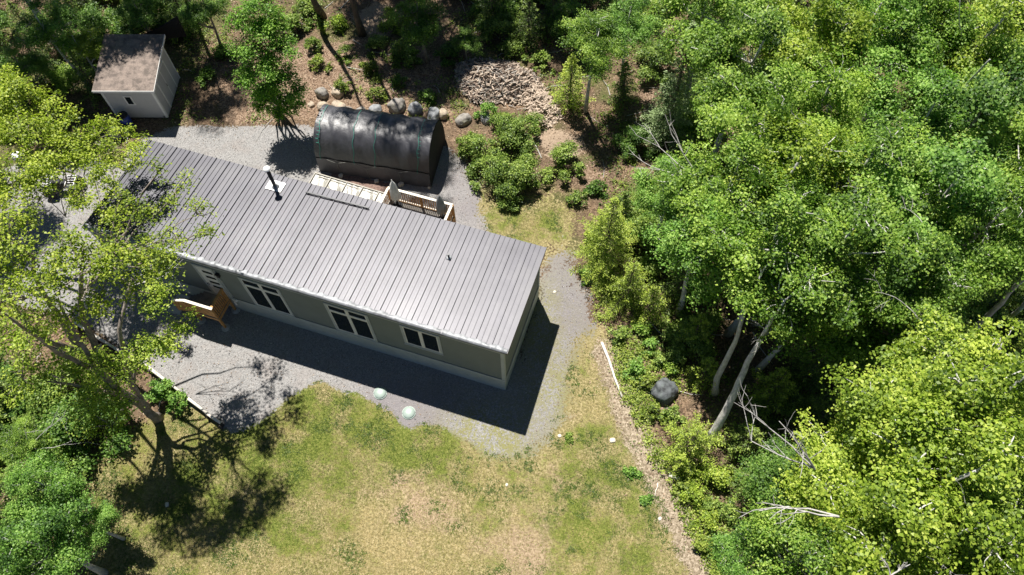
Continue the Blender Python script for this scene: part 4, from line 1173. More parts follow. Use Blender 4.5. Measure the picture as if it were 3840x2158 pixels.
broadleaf('large_tree', 'bright yellow-green tree filling the left edge between the shed and the drive', 'tree', C0,
          [blob(40, 240, 8.4, 1.1, .8), blob(60, 330, 8.2, 1.25, .9), blob(160, 330, 7.8, 1.0, .7), blob(240, 350, 7.2, .9, .55), blob(300, 395, 6.8, .8, .5), blob(150, 430, 7.6, .9, .6), blob(30, 440, 8.2, 1.2, .8), blob(270, 310, 6.8, .5, .35), blob(350, 355, 6.4, .45, .3), blob(250, 440, 7.2, .75, .5), blob(100, 500, 7.6, .7, .4), blob(-60, 330, 8.5, 1.4), blob(20, 200, 8.0, .8, .6), blob(210, 400, 7.4, .6, .4), blob(110, 270, 8.0, .9, .6), blob(180, 380, 7.6, .9, .6), blob(0, 280, 8.2, 1.2, .8), blob(100, 390, 8.0, 1.0, .7), blob(210, 480, 7.2, .6, .4), blob(320, 330, 6.6, .35, .25), blob(0, 500, 8.0, 1.0, .7), blob(60, 560, 7.4, .6, .4), blob(200, 520, 7.0, .55, .4), blob(290, 480, 6.8, .5, .3), blob(260, 540, 6.8, .5, .3), blob(330, 420, 6.4, .4, .25), blob(70, 460, 7.8, .8, .5)],
          None, [.22, .16, .15], 'leaf_lime', 'bark', dens=1.05, lsize=.09, seed=6, clusters=14,
          forks=[[C0, P3(-120, 520, 4), P3(-20, 400, 7.5)], [C0+[.1, .1, 0], P3(-40, 500, 4), P3(120, 400, 7)], [P3(-40, 500, 4), P3(100, 440, 5.5), P3(230, 370, 6.8)]])
# slender tree top centre
T0 = P3(700, 262, 0)
broadleaf('slender_tree', 'slender bright green tree between the shed and the shelter', 'tree', T0,
          [blob(650, 20, 6.8, .8, .7), blob(605, 50, 6.4, .65, .5), blob(660, 85, 5.9, .95, .7), blob(705, 125, 5.3, .85, .6), blob(625, 130, 5.3, .8, .6), blob(665, 170, 4.6, .95, .7), blob(615, 195, 4.1, .6, .5), blob(715, 195, 3.8, .85, .6), blob(670, 225, 3.4, .75, .5), blob(750, 230, 3.0, .55, .4), blob(665, 262, 2.6, .5, .4), blob(728, 255, 2.4, .6, .4), blob(690, 245, 2.6, .6, .4), blob(700, 288, 1.7, .5, .35), blob(742, 275, 1.9, .5, .35), blob(655, 245, 2.6, .5, .4), blob(690, 60, 5.9, .6, .5)],
          P3(655, 60, 6.2), .11, 'leaf_bright', 'bark', dens=1.4, lsize=.09, seed=8, clusters=20)

# ------------------------------------------------------------------ forest prototypes
def proto(seed, leaf, bark, H=9.5, Rr=2.1, nb=11, dens=1.35, lsize=.092, name='aspen_tree'):
    rng = np.random.default_rng(seed); bl = []
    bl.append((0, 0, H-.9, .95, .8))
    for k in range(nb):
        a = k*2.4+rng.random(); d = Rr*(.42+.45*rng.random()); zz = H-1.6-1.7*rng.random()-.35*d
        bl.append((d*math.cos(a), d*math.sin(a), zz, rng.uniform(.75, 1.2), rng.uniform(.55, .85)))
    return broadleaf(name, 'leafy tree of the wood', 'tree', (0, 0, 0), bl, (rng.normal()*.3, rng.normal()*.3, H-1.2), .15, leaf, bark, dens=dens, lsize=lsize, seed=seed, clusters=12, twig_r=.019)
PR = {'g1': proto(31, 'leaf_green', 'bark_pale'), 'g2': proto(32, 'leaf_green', 'bark_pale', 9.8, 2.3, 13), 'g3': proto(33, 'leaf_fresh', 'bark_pale', 9.2, 2.0, 11),
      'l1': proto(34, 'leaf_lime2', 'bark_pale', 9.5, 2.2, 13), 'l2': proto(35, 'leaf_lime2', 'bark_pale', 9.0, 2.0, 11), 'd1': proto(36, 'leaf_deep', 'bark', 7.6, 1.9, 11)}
PH = {'g1': 9.5, 'g2': 9.8, 'g3': 9.2, 'l1': 9.5, 'l2': 9.0, 'd1': 7.6}
used_proto = set()
def place(key, px, py, z, lab, rz, sc=1.0, xy=None, group=None, off=(0, 0)):
    """crown centred at height z above the point"""
    s = sc*z/(PH[key]-2.2)
    p = np.array([*xy, 0]) if xy is not None else un(px, py, z)
    x, y = p[0]+off[0], p[1]+off[1]
    loc = (x, y, hz(x, y)-.05)
    if key in used_proto: o = copy_tree(PR[key], loc, rz, s, lab)
    else:
        used_proto.add(key); o = PR[key]; o.location = Vector([float(v) for v in loc]); o.rotation_euler = (0, 0, rz); o.scale = (s, s, s); o['label'] = lab
    o['group'] = group or 'leafy trees of the wood'
    return o
FOREST = [
 ('g1', 1800, 10, 8.2, 'green leafy tree at the top edge right of the tall dark spruce', 1.0),
 ('g2', 1890, 120, 8.2, 'mid green leafy tree near the top edge, second right of the spruce', 1.0),
 ('l1', 2050, 40, 8.4, 'yellow-tinged leafy tree at the top edge above the green canopy', 1.0),
 ('g3', 2210, 60, 8.2, 'fresh green leafy tree under the yellow-tinged one near the top edge', 1.0),
 ('g1', 2340, 30, 8.4, 'green leafy tree at the top edge left of the pale bare trunks', 1.0),
 ('l2', 2490, 70, 8.6, 'yellow-green leafy tree in the top right corner', 1.0),
 ('g2', 2590, 190, 8.4, 'green leafy tree at the right edge below the corner tree', 1.0),
 ('g2', 1930, 290, 8.2, 'green leafy tree over the centre right wood, left of the brown gap', 1.0),
 ('g1', 2070, 260, 8.2, 'leafy tree just left of the brown gap in the canopy', 1.0),
 ('g3', 2330, 275, 8.0, 'fresh green leafy tree right of the brown gap in the canopy', .95),
 ('d1', 2440, 330, 7.6, 'deep green leafy tree in shade by the pale slanting trunks', 1.0),
 ('g1', 2570, 400, 8.0, 'green leafy tree at the right edge halfway down the upper wood', 1.0),
 ('g2', 1860, 440, 8.0, 'green leafy tree behind the bare white limb', .95),
 ('l1', 2030, 430, 8.6, 'brightest yellow-green crown in the middle of the right-hand wood', 1.0),
 ('g1', 2200, 420, 8.4, 'dense green crown right of the brightest yellow-green one', 1.0),
 ('g3', 2370, 480, 8.4, 'fresh green crown with a few bare twigs right of centre in the wood', 1.0),
 ('g2', 2520, 540, 8.2, 'green leafy tree above the slanting right-hand trunk', .95),
 ('g3', 1800, 560, 7.6, 'green leafy tree overhanging the gap beside the light green fir', .85),
 ('g2', 1970, 590, 8.4, 'leafy tree above the two leaning grey trunks', 1.0),
 ('g1', 2140, 600, 8.6, 'leafy tree with many pale twigs in the middle of the wood', 1.0),
 ('g2', 2300, 640, 8.2, 'leafy tree bordering the dark hollow on its upper right', .9),
 ('g1', 2050, 730, 7.6, 'lowest green crown hanging over the dark hollow', .85),
 ('d1', 2240, 750, 6.8, 'deep green crown at the right rim of the dark hollow', .8),
 ('g3', 2440, 690, 6.8, 'green tree to the left of the thick slanting trunk', .7),
 ('l1', 2360, 1010, 8.6, 'yellow-green crown at the top of the lower right stand', 1.0),
 ('l2', 2540, 980, 8.8, 'yellow-green crown at the right edge below the slanting trunk', 1.0),
 ('l2', 2240, 1130, 8.2, 'yellow-green crown beside the bleached dead branches', .9),
 ('l1', 2420, 1190, 8.8, 'broad yellow-green crown in the middle of the lower right stand', 1.05),
 ('l1', 2590, 1230, 8.8, 'yellow-green crown at the lower right edge', 1.0),
 ('l2', 2250, 1320, 8.4, 'yellow-green crown near the bottom edge right of the dead limbs', .95),
 ('l1', 2430, 1400, 8.8, 'yellow-green crown at the bottom edge of the lower right stand', 1.0),
 ('l2', 2590, 1440, 8.8, 'yellow-green crown in the bottom right corner', 1.0),
 ('g1', 2080, 1390, 7.4, 'green crown at the bottom edge left of the yellow-green stand', .85),
 ('d1', 1960, 1200, 3.2, 'deep green low tree shaded by the lower right stand', 1.2),
 ('g3', 1925, 1370, 5.2, 'fresh green tree beside the foot of the wood chip path', .8),
 ('d1', 2080, 1230, 5.6, 'deep green tree under the bleached dead branches', .85),
 ('g3', 100, 40, 5.0, 'fresh green tree in the top left corner', .95),
 ('l2', 165, 60, 4.4, 'bright green leafy tree left of the shed roof', .8),
 ('d1', 40, 140, 3.2, 'deep green tree in shade at the upper left edge', .9),
 ('d1', 330, 5, 3.4, 'deep green tree at the top edge behind the shed', .9),
 ('d1', 510, 20, 3.0, 'deep green tree at the top edge between shed and slender tree', 1.1),
 ('d1', 1060, 50, 3.0, 'green tree at the top edge above the shelter', 1.25),
 ('d1', 1170, 70, 2.6, 'deep green small tree at the top edge left of the firewood', .75),
 ('g1', 1490, 120, 4.6, 'bushy bright green tree between the firewood heap and the spruce', 1.15),
 ('g3', 1590, 50, 4.8, 'green tree at the top edge behind the bushy bright one', 1.0),
 ('d1', 1440, 10, 3.0, 'deep green tree at the top edge behind the firewood heap', .8),
 ('g3', 1700, 400, 6.6, 'green tree with a bare white limb standing over the clearing', .72),
 ('g3', 70, 1210, 5.0, 'fresh green tree at the lower left edge', .85),
 ('g3', 60, 1380, 5.6, 'fresh green tree in the bottom left corner', .95),
 ('g3', 175, 1300, 4.2, 'fresh green young tree beside the lawn at lower left', .75),
 ('g1', 20, 1090, 3.6, 'green tree left of the large forked tree', .8),
]
for i, (k, x, y, z, lab, sc) in enumerate(FOREST):
    place(k, x, y, z, lab, i*1.37, sc)
# trees beyond the frame: they shade the yard and stand there for other views
OUT = [('g1', -14.7, 22.4, 15, 1.35), ('g2', -29.5, 16.8, 15, 1.2), ('g1', -24.9, 16.6, 15, .9), ('g2', -13.0, 25, 15, 1.4), ('g1', -18.5, 24.5, 15, 1.3), ('g3', -7.5, 26.5, 15, 1.1),
       ('g1', -31, 12, 14, 1.2), ('g2', -9, 29, 13, 1.3), ('g1', 5, 29.5, 9, 1.1), ('g3', -28.5, 3, 10, 1.1), ('g2', 12, 33, 9, 1.1), ('g1', 19, 35, 9, 1.1)]
for i, (k, x, y, z, w_) in enumerate(OUT):
    s_ = z/(PH[k]-2.2)
    place(k, 0, 0, z, 'leafy tree standing at the outer edge of the clearing', i*2.1, 1.0, xy=(x, y), group='trees around the clearing').scale = (w_, w_, s_)

# leaning pale trunks seen under the canopy on the right
def trunk(pts, r, label, bark='bark_pale', tops=None, leaf='leaf_green', seed=1):
    pts = [np.array(p, float) for p in pts]
    bl = tops or []
    return broadleaf('aspen_tree', label, 'tree', pts[0], bl, None, [r], leaf, bark, dens=.8, lsize=.1, seed=seed, forks=[pts], clusters=12, group='leaning aspens')
trunk([P3(1798, 988, 0), P3(1830, 900, 3.2), P3(1868, 800, 6.0), P3(1915, 690, 8.0)], .15, 'slimmer of the two leaning grey trunks rising from the firs', tops=[blob(1960, 640, 8.8, 1.0), blob(1880, 640, 8.4, .8)], seed=41)
trunk([P3(1783, 1108, 0), P3(1850, 985, 3.0), P3(1905, 870, 5.4), P3(1975, 755, 7.8)], .20, 'thicker leaning grey trunk with rough bark next to the slim one', tops=[blob(2040, 700, 8.6, 1.1), blob(1980, 660, 8.6, .9)], seed=42)
trunk([P3(2405, 872, 0), P3(2470, 810, 3.2), P3(2560, 715, 6.5), P3(2680, 600, 9)], .17, 'slanting grey trunk crossing the dark gap at the right edge', tops=[blob(2650, 600, 9, 1.2)], seed=43)
trunk([P3(2528, 805, 0), P3(2580, 760, 2.8), P3(2700, 660, 6.5)], .12, 'second slanting trunk close behind the first at the right edge', tops=[blob(2700, 640, 7.5, 1.0)], seed=44)
for i, (pts, r, lb) in enumerate([
    ([P3(2330, 330, 2), P3(2350, 290, 5), P3(2430, 215, 8.2), P3(2490, 150, 10.2)], .13, 'pale slanting trunk in the upper right canopy'),
    ([P3(2480, 240, 3), P3(2576, 150, 8.5), P3(2640, 100, 10.5)], .12, 'pale trunk leaving the picture at the upper right edge'),
    ([P3(2400, 190, 4), P3(2420, 110, 8), P3(2415, 0, 10.8)], .06, 'thin upright pale stem near the top right')]):
    trunk([P3(*[pts[0][0], 0, 0]) if False else np.array([pts[0][0], pts[0][1], 0.0])]+pts, r, lb, seed=50+i, tops=[])
_t = un(912, 88, 0)
trunk([_t, _t+[0, .1, 6], _t+[.2, 0, 12], _t+[.1, .1, 20]], .19, 'dark standing trunk at the top edge above the shelter', 'bark_dark', [(_t[0]+a, _t[1]+b, z, r, .8) for a, b, z, r in ((0, -.6, 21, 1.3), (1.6, 0, 20.5, 1.2), (-.8, .6, 22, 1.3), (.8, .8, 23.5, 1.2), (-1.6, -.8, 19, 1.2), (1.2, -1.4, 23, 1.1), (-.3, -1.6, 24, 1.1), (.2, 1.2, 18, 1.2))], seed=61)
_t = un(812, 42, 0); _q = np.array([-16.7, 18.6, 0])
trunk([_t, _t+[0, -.2, 6], (_t+_q)/2+[0, 0, 14], _q+[0, 0, 22]], .19, 'second dark trunk at the top edge, left of the first', 'bark_dark', [(_q[0]+a, _q[1]+b, z, r, .7) for a, b, z, r in ((0, -.3, 24, .8), (1.3, 0, 23.5, .8), (-1.0, .4, 22.5, .8), (.3, .9, 25, .7), (2.3, -.2, 23.8, .6), (.8, -1.0, 24.6, .6))], seed=62)
trunk([P3(1562, 120, 0), P3(1558, 60, 2.5), P3(1545, -60, 6.5)], .11, 'grey trunk at the top edge behind the bushy bright tree', 'bark', [], seed=63)

# bare bleached limbs
bare_branch('dead_limb', 'forked bleached limb pointing at the clearing on the right', P3(1768, 462, 6.2), [P3(1660, 372, 6.8), P3(1690, 340, 7.6), P3(1640, 420, 6.4)], .055, 3, group='bleached dead limbs')
bare_branch('dead_limb', 'fan of bleached twigs at the upper left of the lower right stand', P3(2050, 1180, 8.4), [P3(1900, 1050, 9.6), P3(1960, 1060, 10.0), P3(1890, 1110, 9.2), P3(2000, 1100, 9.8)], .05, 4, group='bleached dead limbs')
bare_branch('dead_limb', 'long bleached limb spreading sideways in the lower right stand', P3(2110, 1300, 8.6), [P3(1985, 1275, 9.2), P3(1910, 1285, 9.0)], .055, 5, group='bleached dead limbs')
bare_branch('dead_limb', 'thin bleached twigs at the bottom edge of the lower right stand', P3(2240, 1450, 9), [P3(2230, 1415, 9.4), P3(2290, 1420, 9.4)], .045, 6, group='bleached dead limbs')
bare_branch('dead_limb', 'short bleached twigs above the thick leaning trunk', P3(1935, 840, 6.0), [P3(1890, 800, 6.6), P3(1900, 870, 6.2), P3(1960, 790, 6.8)], .03, 7, group='bleached dead limbs')
bare_branch('dead_limb', 'brown bare twigs arching over the quad bike', P3(165, 545, 5.5), [P3(190, 480, 6.6), P3(150, 460, 6.8), P3(120, 500, 6.4)], .035, 8, mat='bark', group='bleached dead limbs')
bare_branch('dead_limb', 'bare branch reaching over the left end of the front wall', P3(330, 720, 5.6), [P3(400, 650, 6.3), P3(430, 690, 6.0), P3(385, 700, 5.9)], .035, 9, mat='bark_pale', group='bleached dead limbs')
bare_branch('dead_limb', 'pale bare twigs in shade at the lower left', P3(70, 1130, 2.5), [P3(130, 1070, 3.6), P3(60, 1080, 3.4), P3(180, 1110, 3.0)], .03, 10, group='bleached dead limbs')
bare_branch('dead_limb', 'pale twig in the right-hand wood above the dark hollow', P3(2280, 770, 8.2), [P3(2200, 735, 8.8), P3(2310, 800, 8.0)], .03, 11, group='bleached dead limbs')
rg = np.random.default_rng(77)
for i, (x, y) in enumerate([(2120, 470), (2080, 560), (2240, 430), (2060, 330), (2150, 530), (2320, 560), (2000, 490), (2380, 1180), (2500, 1080), (2440, 1300), (2330, 1400), (2480, 1380)]):
    a = P3(x, y, 9.3); e = a+norm(rg.normal(size=3)*[1, 1, .3])*.9
    bare_branch('bare_twig', 'small bleached twig poking out of the leafy canopy', a, [e], .022, 100+i, cat='twig', group='bleached twigs in the canopy')

# ------------------------------------------------------------------ conifers and bushes
CF = 'conifers at the edge of the yard'
def con(px, py, z, h, r, leaf, lab, seed, dens=1.0, tips=0.0, lean=(0, 0)):
    p = un(px, py, z); return conifer('fir_tree', lab, 'tree', (p[0], p[1], hz(p[0], p[1])), h, r, leaf, seed=seed, group=CF, dens=dens, tips=tips, lean=lean)
con(1545, 512, 5, 5.3, 2.0, 'fir_lime', 'tall bright green fir beside the gravel at the right end of the house', 201, 1.6, .15)
con(1590, 690, 2.4, 3.2, 1.55, 'fir_lime', 'shorter fir in front of the tall bright one', 202, 1.4, .1)
con(1640, 755, 1.4, 2.4, 1.2, 'fir_lime', 'young fir lowest in the group beside the tall bright one', 2021, 1.2, .1)
con(1735, 870, 0, 3.0, 1.15, 'fir_lime', 'young fir with lit branch tips in the gap behind the tall bright fir', 203)
con(1760, 960, 0, 2.4, 1.1, 'fir_lime', 'young fir to the left of the slim leaning trunk', 204)
con(1735, 1120, .8, 2.6, 1.75, 'fir_lime', 'broad yellow-green fir beside the wood chip path', 205, 1.3, .15)
con(1700, 1180, 0, 1.7, .8, 'fir_lime', 'small yellow-green fir tucked against the broad one', 206)
con(1742, 70, 8, 8.4, 1.5, 'fir_blue', 'tall blue-grey spruce between the clearing and the leafy wood', 207, 1.0)
con(1690, 200, 4, 4.4, 1.3, 'fir_blue', 'smaller blue-grey spruce left of the tall one', 208)
con(1440, 150, 3.4, 3.8, 1.35, 'fir_lime', 'bright fir at the right end of the firewood heap', 209)
con(1700, 750, 0, 3.2, 1.3, 'fir_dark', 'dark fir in the shade behind the tall bright one', 210)
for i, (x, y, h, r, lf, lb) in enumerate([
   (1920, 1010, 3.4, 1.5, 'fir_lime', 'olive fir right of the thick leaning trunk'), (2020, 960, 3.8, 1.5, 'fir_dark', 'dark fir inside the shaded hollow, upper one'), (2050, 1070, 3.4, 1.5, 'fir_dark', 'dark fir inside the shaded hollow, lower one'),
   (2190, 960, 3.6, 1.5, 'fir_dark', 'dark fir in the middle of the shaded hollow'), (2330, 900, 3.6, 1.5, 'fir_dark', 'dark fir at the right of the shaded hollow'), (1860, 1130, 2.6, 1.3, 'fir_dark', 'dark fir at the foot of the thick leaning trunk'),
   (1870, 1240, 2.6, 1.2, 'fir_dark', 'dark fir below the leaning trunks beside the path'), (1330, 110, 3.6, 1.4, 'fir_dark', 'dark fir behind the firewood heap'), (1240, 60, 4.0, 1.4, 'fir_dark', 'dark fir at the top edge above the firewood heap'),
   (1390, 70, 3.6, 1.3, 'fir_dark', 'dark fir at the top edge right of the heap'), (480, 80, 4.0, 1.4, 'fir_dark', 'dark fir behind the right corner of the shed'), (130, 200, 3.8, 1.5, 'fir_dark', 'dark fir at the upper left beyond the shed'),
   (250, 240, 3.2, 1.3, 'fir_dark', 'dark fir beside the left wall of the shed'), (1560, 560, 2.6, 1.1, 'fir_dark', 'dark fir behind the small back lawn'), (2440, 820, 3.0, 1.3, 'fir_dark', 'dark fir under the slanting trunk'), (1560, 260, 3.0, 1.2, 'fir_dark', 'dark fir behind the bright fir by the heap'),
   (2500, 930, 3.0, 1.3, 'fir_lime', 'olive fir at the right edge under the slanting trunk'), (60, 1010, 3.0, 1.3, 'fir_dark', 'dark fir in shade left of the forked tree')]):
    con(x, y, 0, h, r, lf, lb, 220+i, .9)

def bush(px, py, z, r, leaf, lab, seed, hgt=1.0, lsize=.08, dens=1.0, sub=5, name='bush'):
    rng = np.random.default_rng(seed); c = un(px, py, z); bl = []
    ex = rng.uniform(.7, 1.3); ea = rng.uniform(0, 3.14)
    for k in range(sub+8):
        a = k*2.4+rng.random(); d = r*rng.uniform(.25, 1.25); dx, dy = d*math.cos(a)*ex, d*math.sin(a)/ex
        bl.append((c[0]+dx*math.cos(ea)-dy*math.sin(ea), c[1]+dx*math.sin(ea)+dy*math.cos(ea), z+(rng.uniform(-.25, .35)-.4*d)*hgt, r*rng.uniform(.14, .44), r*.26*hgt))
    bl.append((c[0], c[1], z+.25*hgt, r*.6, r*.45*hgt))
    return broadleaf(name, lab, 'bush', (c[0], c[1], hz(c[0], c[1])), bl, (c[0], c[1], z), .04, leaf, 'bark_dark', dens=dens, lsize=lsize, seed=seed, clusters=32, twig_r=.007, group='bushes around the yard')
bush(1290, 330, .9, 1.35, 'bush_leaf', 'dense green bush between the shelter and the firewood heap', 301)
bush(1195, 365, .8, 1.0, 'bush_leaf', 'feathery green bush at the right end of the shelter', 302)
bush(1240, 425, .9, 1.15, 'bush_leaf', 'large feathery green bush hanging over the gravel corner', 303)
bush(1315, 430, 1.0, 1.25, 'bush_leaf', 'round green bush right of the feathery one', 304)
bush(1275, 485, .6, .75, 'bush_leaf', 'small green bush in front of the gravel corner', 305)
bush(1415, 392, .8, .85, 'bush_leaf', 'isolated round bush in front of the bare dirt patch', 306)
bush(1600, 930, .35, .45, 'leaf_fresh', 'small fresh green bush beside the bleached pole', 307)
bush(1635, 870, .3, .35, 'leaf_fresh', 'tiny fresh green bush under the fir row', 308)
bush(1490, 600, .6, .5, 'fir_lime', 'light green bush at the edge of the back lawn', 309)
bush(1680, 840, .5, .6, 'bush_leaf', 'grey-green bush behind the shorter fir', 310)
bush(1800, 1200, .5, .7, 'leaf_lime2', 'yellow-green bush beside the short birch log', 311, dens=.9)
bush(1745, 1250, .35, .5, 'leaf_lime2', 'low yellow-green bush right of the path', 312, dens=.8)
bush(1780, 1310, .3, .45, 'leaf_lime2', 'low lime bush above the white stone', 313, dens=.8)
bush(400, 985, .6, .55, 'leaf_fresh', 'fresh green bush behind the timber edging', 314)
bush(440, 1010, .4, .4, 'leaf_fresh', 'low green bush against the timber edging', 315)
bush(1590, 1190, .08, .2, 'leaf_fresh', 'small green clump on the lawn edge beside the path', 316, sub=3, hgt=.25)
bush(1625, 1260, .07, .16, 'leaf_fresh', 'small green clump lower down the lawn edge', 317, sub=3, hgt=.25)
bush(1430, 1100, .06, .14, 'bush_leaf', 'small weed clump where lawn meets gravel', 318, sub=3, hgt=.2, dens=.8)
bush(1000, 130, .5, .7, 'bush_leaf', 'low green bush on the bank behind the shelter', 319)
bush(870, 130, .3, .5, 'bush_leaf', 'small bush on the brown bank at the top', 320)
bush(1080, 245, .3, .45, 'leaf_deep', 'deep green clump behind the grey boulders', 321)
bush(1000, 205, .25, .4, 'leaf_deep', 'small green clump on the bank above the boulders', 322)
bush(1220, 275, .4, .45, 'leaf_fresh', 'bright green sprig at the left foot of the firewood heap', 323)
bush(790, 110, .3, .45, 'bush_leaf', 'small bush under the dark trunk at the top', 324)
bush(740, 60, .5, .7, 'bush_leaf', 'green bush at the top edge right of the slender tree', 325)
bush(1290, 130, .4, .6, 'bush_leaf', 'green bush right behind the firewood heap', 326)
bush(1640, 560, .8, .8, 'leaf_deep', 'deep green bush behind the tall bright fir', 327)
bush(1660, 640, 1.0, .6, 'bush_leaf', 'olive bush in the shaded gap right of the tall bright fir', 328)

for i, (x, y, r_, lf, lb) in enumerate([(770, 25, .9, 'bush_leaf', 'olive bush at the top edge left of the dark trunks'), (850, 60, .7, 'leaf_lime2', 'light green bush between the two dark trunks'), (950, 110, .7, 'bush_leaf', 'green bush just right of the dark trunk base'), (990, 60, .9, 'leaf_lime2', 'light green bush at the top edge right of the dark trunk'),
   (800, 160, .5, 'plant', 'low green clump high on the brown bank'), (930, 170, .5, 'plant', 'low green clump in the middle of the brown bank'), (1030, 150, .6, 'bush_leaf', 'olive bush on the right part of the bank'), (860, 215, .4, 'plant', 'low clump just above the yellowish boulder'), (560, 130, .6, 'leaf_deep', 'deep green bush between the shed and the slender tree'), (520, 190, .5, 'leaf_deep', 'low dark bush to the right of the shed doors'),
   (1130, 130, .7, 'leaf_deep', 'deep green bush left of the firewood heap'), (1360, 150, .6, 'bush_leaf', 'olive bush at the upper right of the firewood heap'), (950, 235, .4, 'plant', 'low green clump above the middle boulders')]):
    bush(x, y, .35, r_, lf, lb, 370+i, hgt=.8, sub=4)
for i, (x, y, r_, lf, lb) in enumerate([(1500, 640, .35, 'bush_leaf', 'small olive plant at the gravel edge above the tall bright fir'), (1475, 690, .3, 'leaf_fresh', 'fresh green plant at the gravel edge left of the tall bright fir'), (1560, 845, .4, 'bush_leaf', 'olive bush at the foot of the fir group'), (1620, 830, .5, 'leaf_green', 'green bush between the fir group and the bleached pole'),
   (1660, 905, .4, 'bush_leaf', 'olive bush above the dark boulder'), (1625, 960, .35, 'plant', 'lime plant left of the dark boulder'), (1640, 1030, .35, 'plant', 'low plant under the dark boulder'), (1690, 1045, .4, 'bush_leaf', 'olive plant right below the dark boulder'),
   (1720, 1225, .3, 'plant', 'lime bush beside the short birch log'), (1770, 1375, .3, 'plant', 'lime bush near the bottom of the path'), (1820, 1400, .5, 'leaf_green', 'green bush at the bottom right of the path'), (1690, 930, .4, 'leaf_green', 'green bush up the slope from the dark boulder'), (1830, 1290, .6, 'bush_leaf', 'olive bush right of the white stone'), (1540, 560, .4, 'bush_leaf', 'olive bush beside the top of the tall bright fir'), (1450, 500, .4, 'bush_leaf', 'olive bush at the far edge of the back lawn'), (1500, 470, .5, 'leaf_deep', 'deep green bush beyond the back lawn')]):
    bush(x, y, .3, r_, lf, lb, 340+i, hgt=.8, sub=4)
# shaded understory of the wood: copies of four kinds
def far(o): return o
UP = [bush(0, 0, .9, 1.1, 'leaf_deep', 'low shaded shrub', 401, sub=6), bush(0, 0, .8, 1.0, 'bush_leaf', 'low shaded shrub', 402, sub=6), bush(0, 0, 1.1, 1.1, 'leaf_green', 'low shaded shrub', 403, sub=6),
      conifer('fir_tree', 'young fir in the shade of the wood', 'tree', (0, 0, 0), 2.8, 1.15, 'fir_dark', seed=404)]
UG = ['deep green low shrubs', 'olive low shrubs', 'mid green low shrubs', 'young dark firs']
UL = ['deep green low shrub on the shaded floor of the wood', 'olive low shrub on the shaded floor of the wood', 'mid green low shrub on the shaded floor of the wood', 'young dark fir standing in the shade of the wood']
first = [True]*4
rg = np.random.default_rng(55); pts_ = []
zones = [(W2([(1440, 470), (1500, 480), (1560, 640), (1660, 780), (1700, 900), (1780, 1000), (1880, 1130), (1900, 1250), (1830, 1330), (1800, 1440), (1900, 1700), (2800, 1500), (2900, 300), (2700, -200), (1650, -150), (1640, 60), (1620, 330)]), 95),
         (W2([(-300, 100), (100, -250), (600, -250), (540, 60), (460, 90), (330, 90), (240, 190), (240, 260), (150, 330), (-300, 500)]), 58),
         (W2([(960, -150), (1600, -150), (1580, 60), (1420, 130), (1250, 140), (1120, 90)]), 20),
         (W2([(-300, 950), (60, 960), (180, 960), (290, 1010), (250, 1090), (200, 1180), (190, 1460), (-100, 1700), (-400, 1300)]), 26)]
ZN = ['in the right-hand wood', 'in the wood around the shed', 'along the top edge above the firewood', 'in the wood at the lower left']
for zi, (poly, cnt) in enumerate(zones):
    got = 0; tries = 0
    while got < cnt and tries < 6000:
        tries += 1
        p = rg.uniform(poly.min(0), poly.max(0))
        if not inside(p[None], poly)[0] or any((p[0]-q[0])**2+(p[1]-q[1])**2 < 1.35 for q in pts_): continue
        pts_.append(p); got += 1
        k = int(rg.choice(4, p=[.34, .2, .2, .26])); loc = (p[0], p[1], hz(p[0], p[1])); scl = float(rg.uniform(.75, 1.35))
        if first[k]: first[k] = False; o = UP[k]; o.location = Vector([float(v) for v in loc]); o['label'] = UL[k]
        else: o = copy_tree(UP[k], loc, float(rg.uniform(0, 6.28)), scl, UL[k])
        o['group'] = UG[k]+' '+ZN[zi]; o['label'] = UL[k].replace('on the shaded floor of the wood', 'on the floor '+ZN[zi]).replace('standing in the shade of the wood', 'standing '+ZN[zi])

# ------------------------------------------------------------------ scattered ground cover
def scatter(n, cond, rng, dens=None):
    out = []
    tot = 0
    while tot < n:
        x = rng.uniform(-40, 27, 60000); y = rng.uniform(-18, 42, 60000)
        k = cond(x, y, rng); out.append(np.stack([x[k], y[k]], 1)); tot += int(k.sum())
        if len(out) > 400: break
    return np.concatenate(out)[:n]
def hzv(P):
    i = np.clip(((P[:, 1]-GY0)/GS), 0, ny-1.01); j = np.clip(((P[:, 0]-GX0)/GS), 0, nx-1.01)
    i0 = i.astype(int); j0 = j.astype(int); fi = i-i0; fj = j-j0
    return HGT[i0, j0]*(1-fi)*(1-fj)+HGT[i0+1, j0]*fi*(1-fj)+HGT[i0, j0+1]*(1-fi)*fj+HGT[i0+1, j0+1]*fi*fj
def infoot(x, y):
    return ((x > -19.3) & (x < .3) & (y > -.2) & (y < 5.3))
CLN = blur(RN.normal(size=(ny, nx)), 6); CLN /= CLN.std()
def cl(x, y):
    i = np.clip(np.round((y-GY0)/GS).astype(int), 0, ny-1); j = np.clip(np.round((x-GX0)/GS).astype(int), 0, nx-1); return CLN[i, j]
CL2 = blur(RN.normal(size=(ny, nx)), 2); CL2 /= CL2.std(); CL3 = RN.normal(size=(ny, nx)); CL3 = CL3+np.roll(CL3, 1, 0)+np.roll(CL3, 1, 1); CL3 /= CL3.std()
def clf(F, x, y):
    i = np.clip(np.round((y-GY0)/GS).astype(int), 0, ny-1); j = np.clip(np.round((x-GX0)/GS).astype(int), 0, nx-1); return F[i, j]
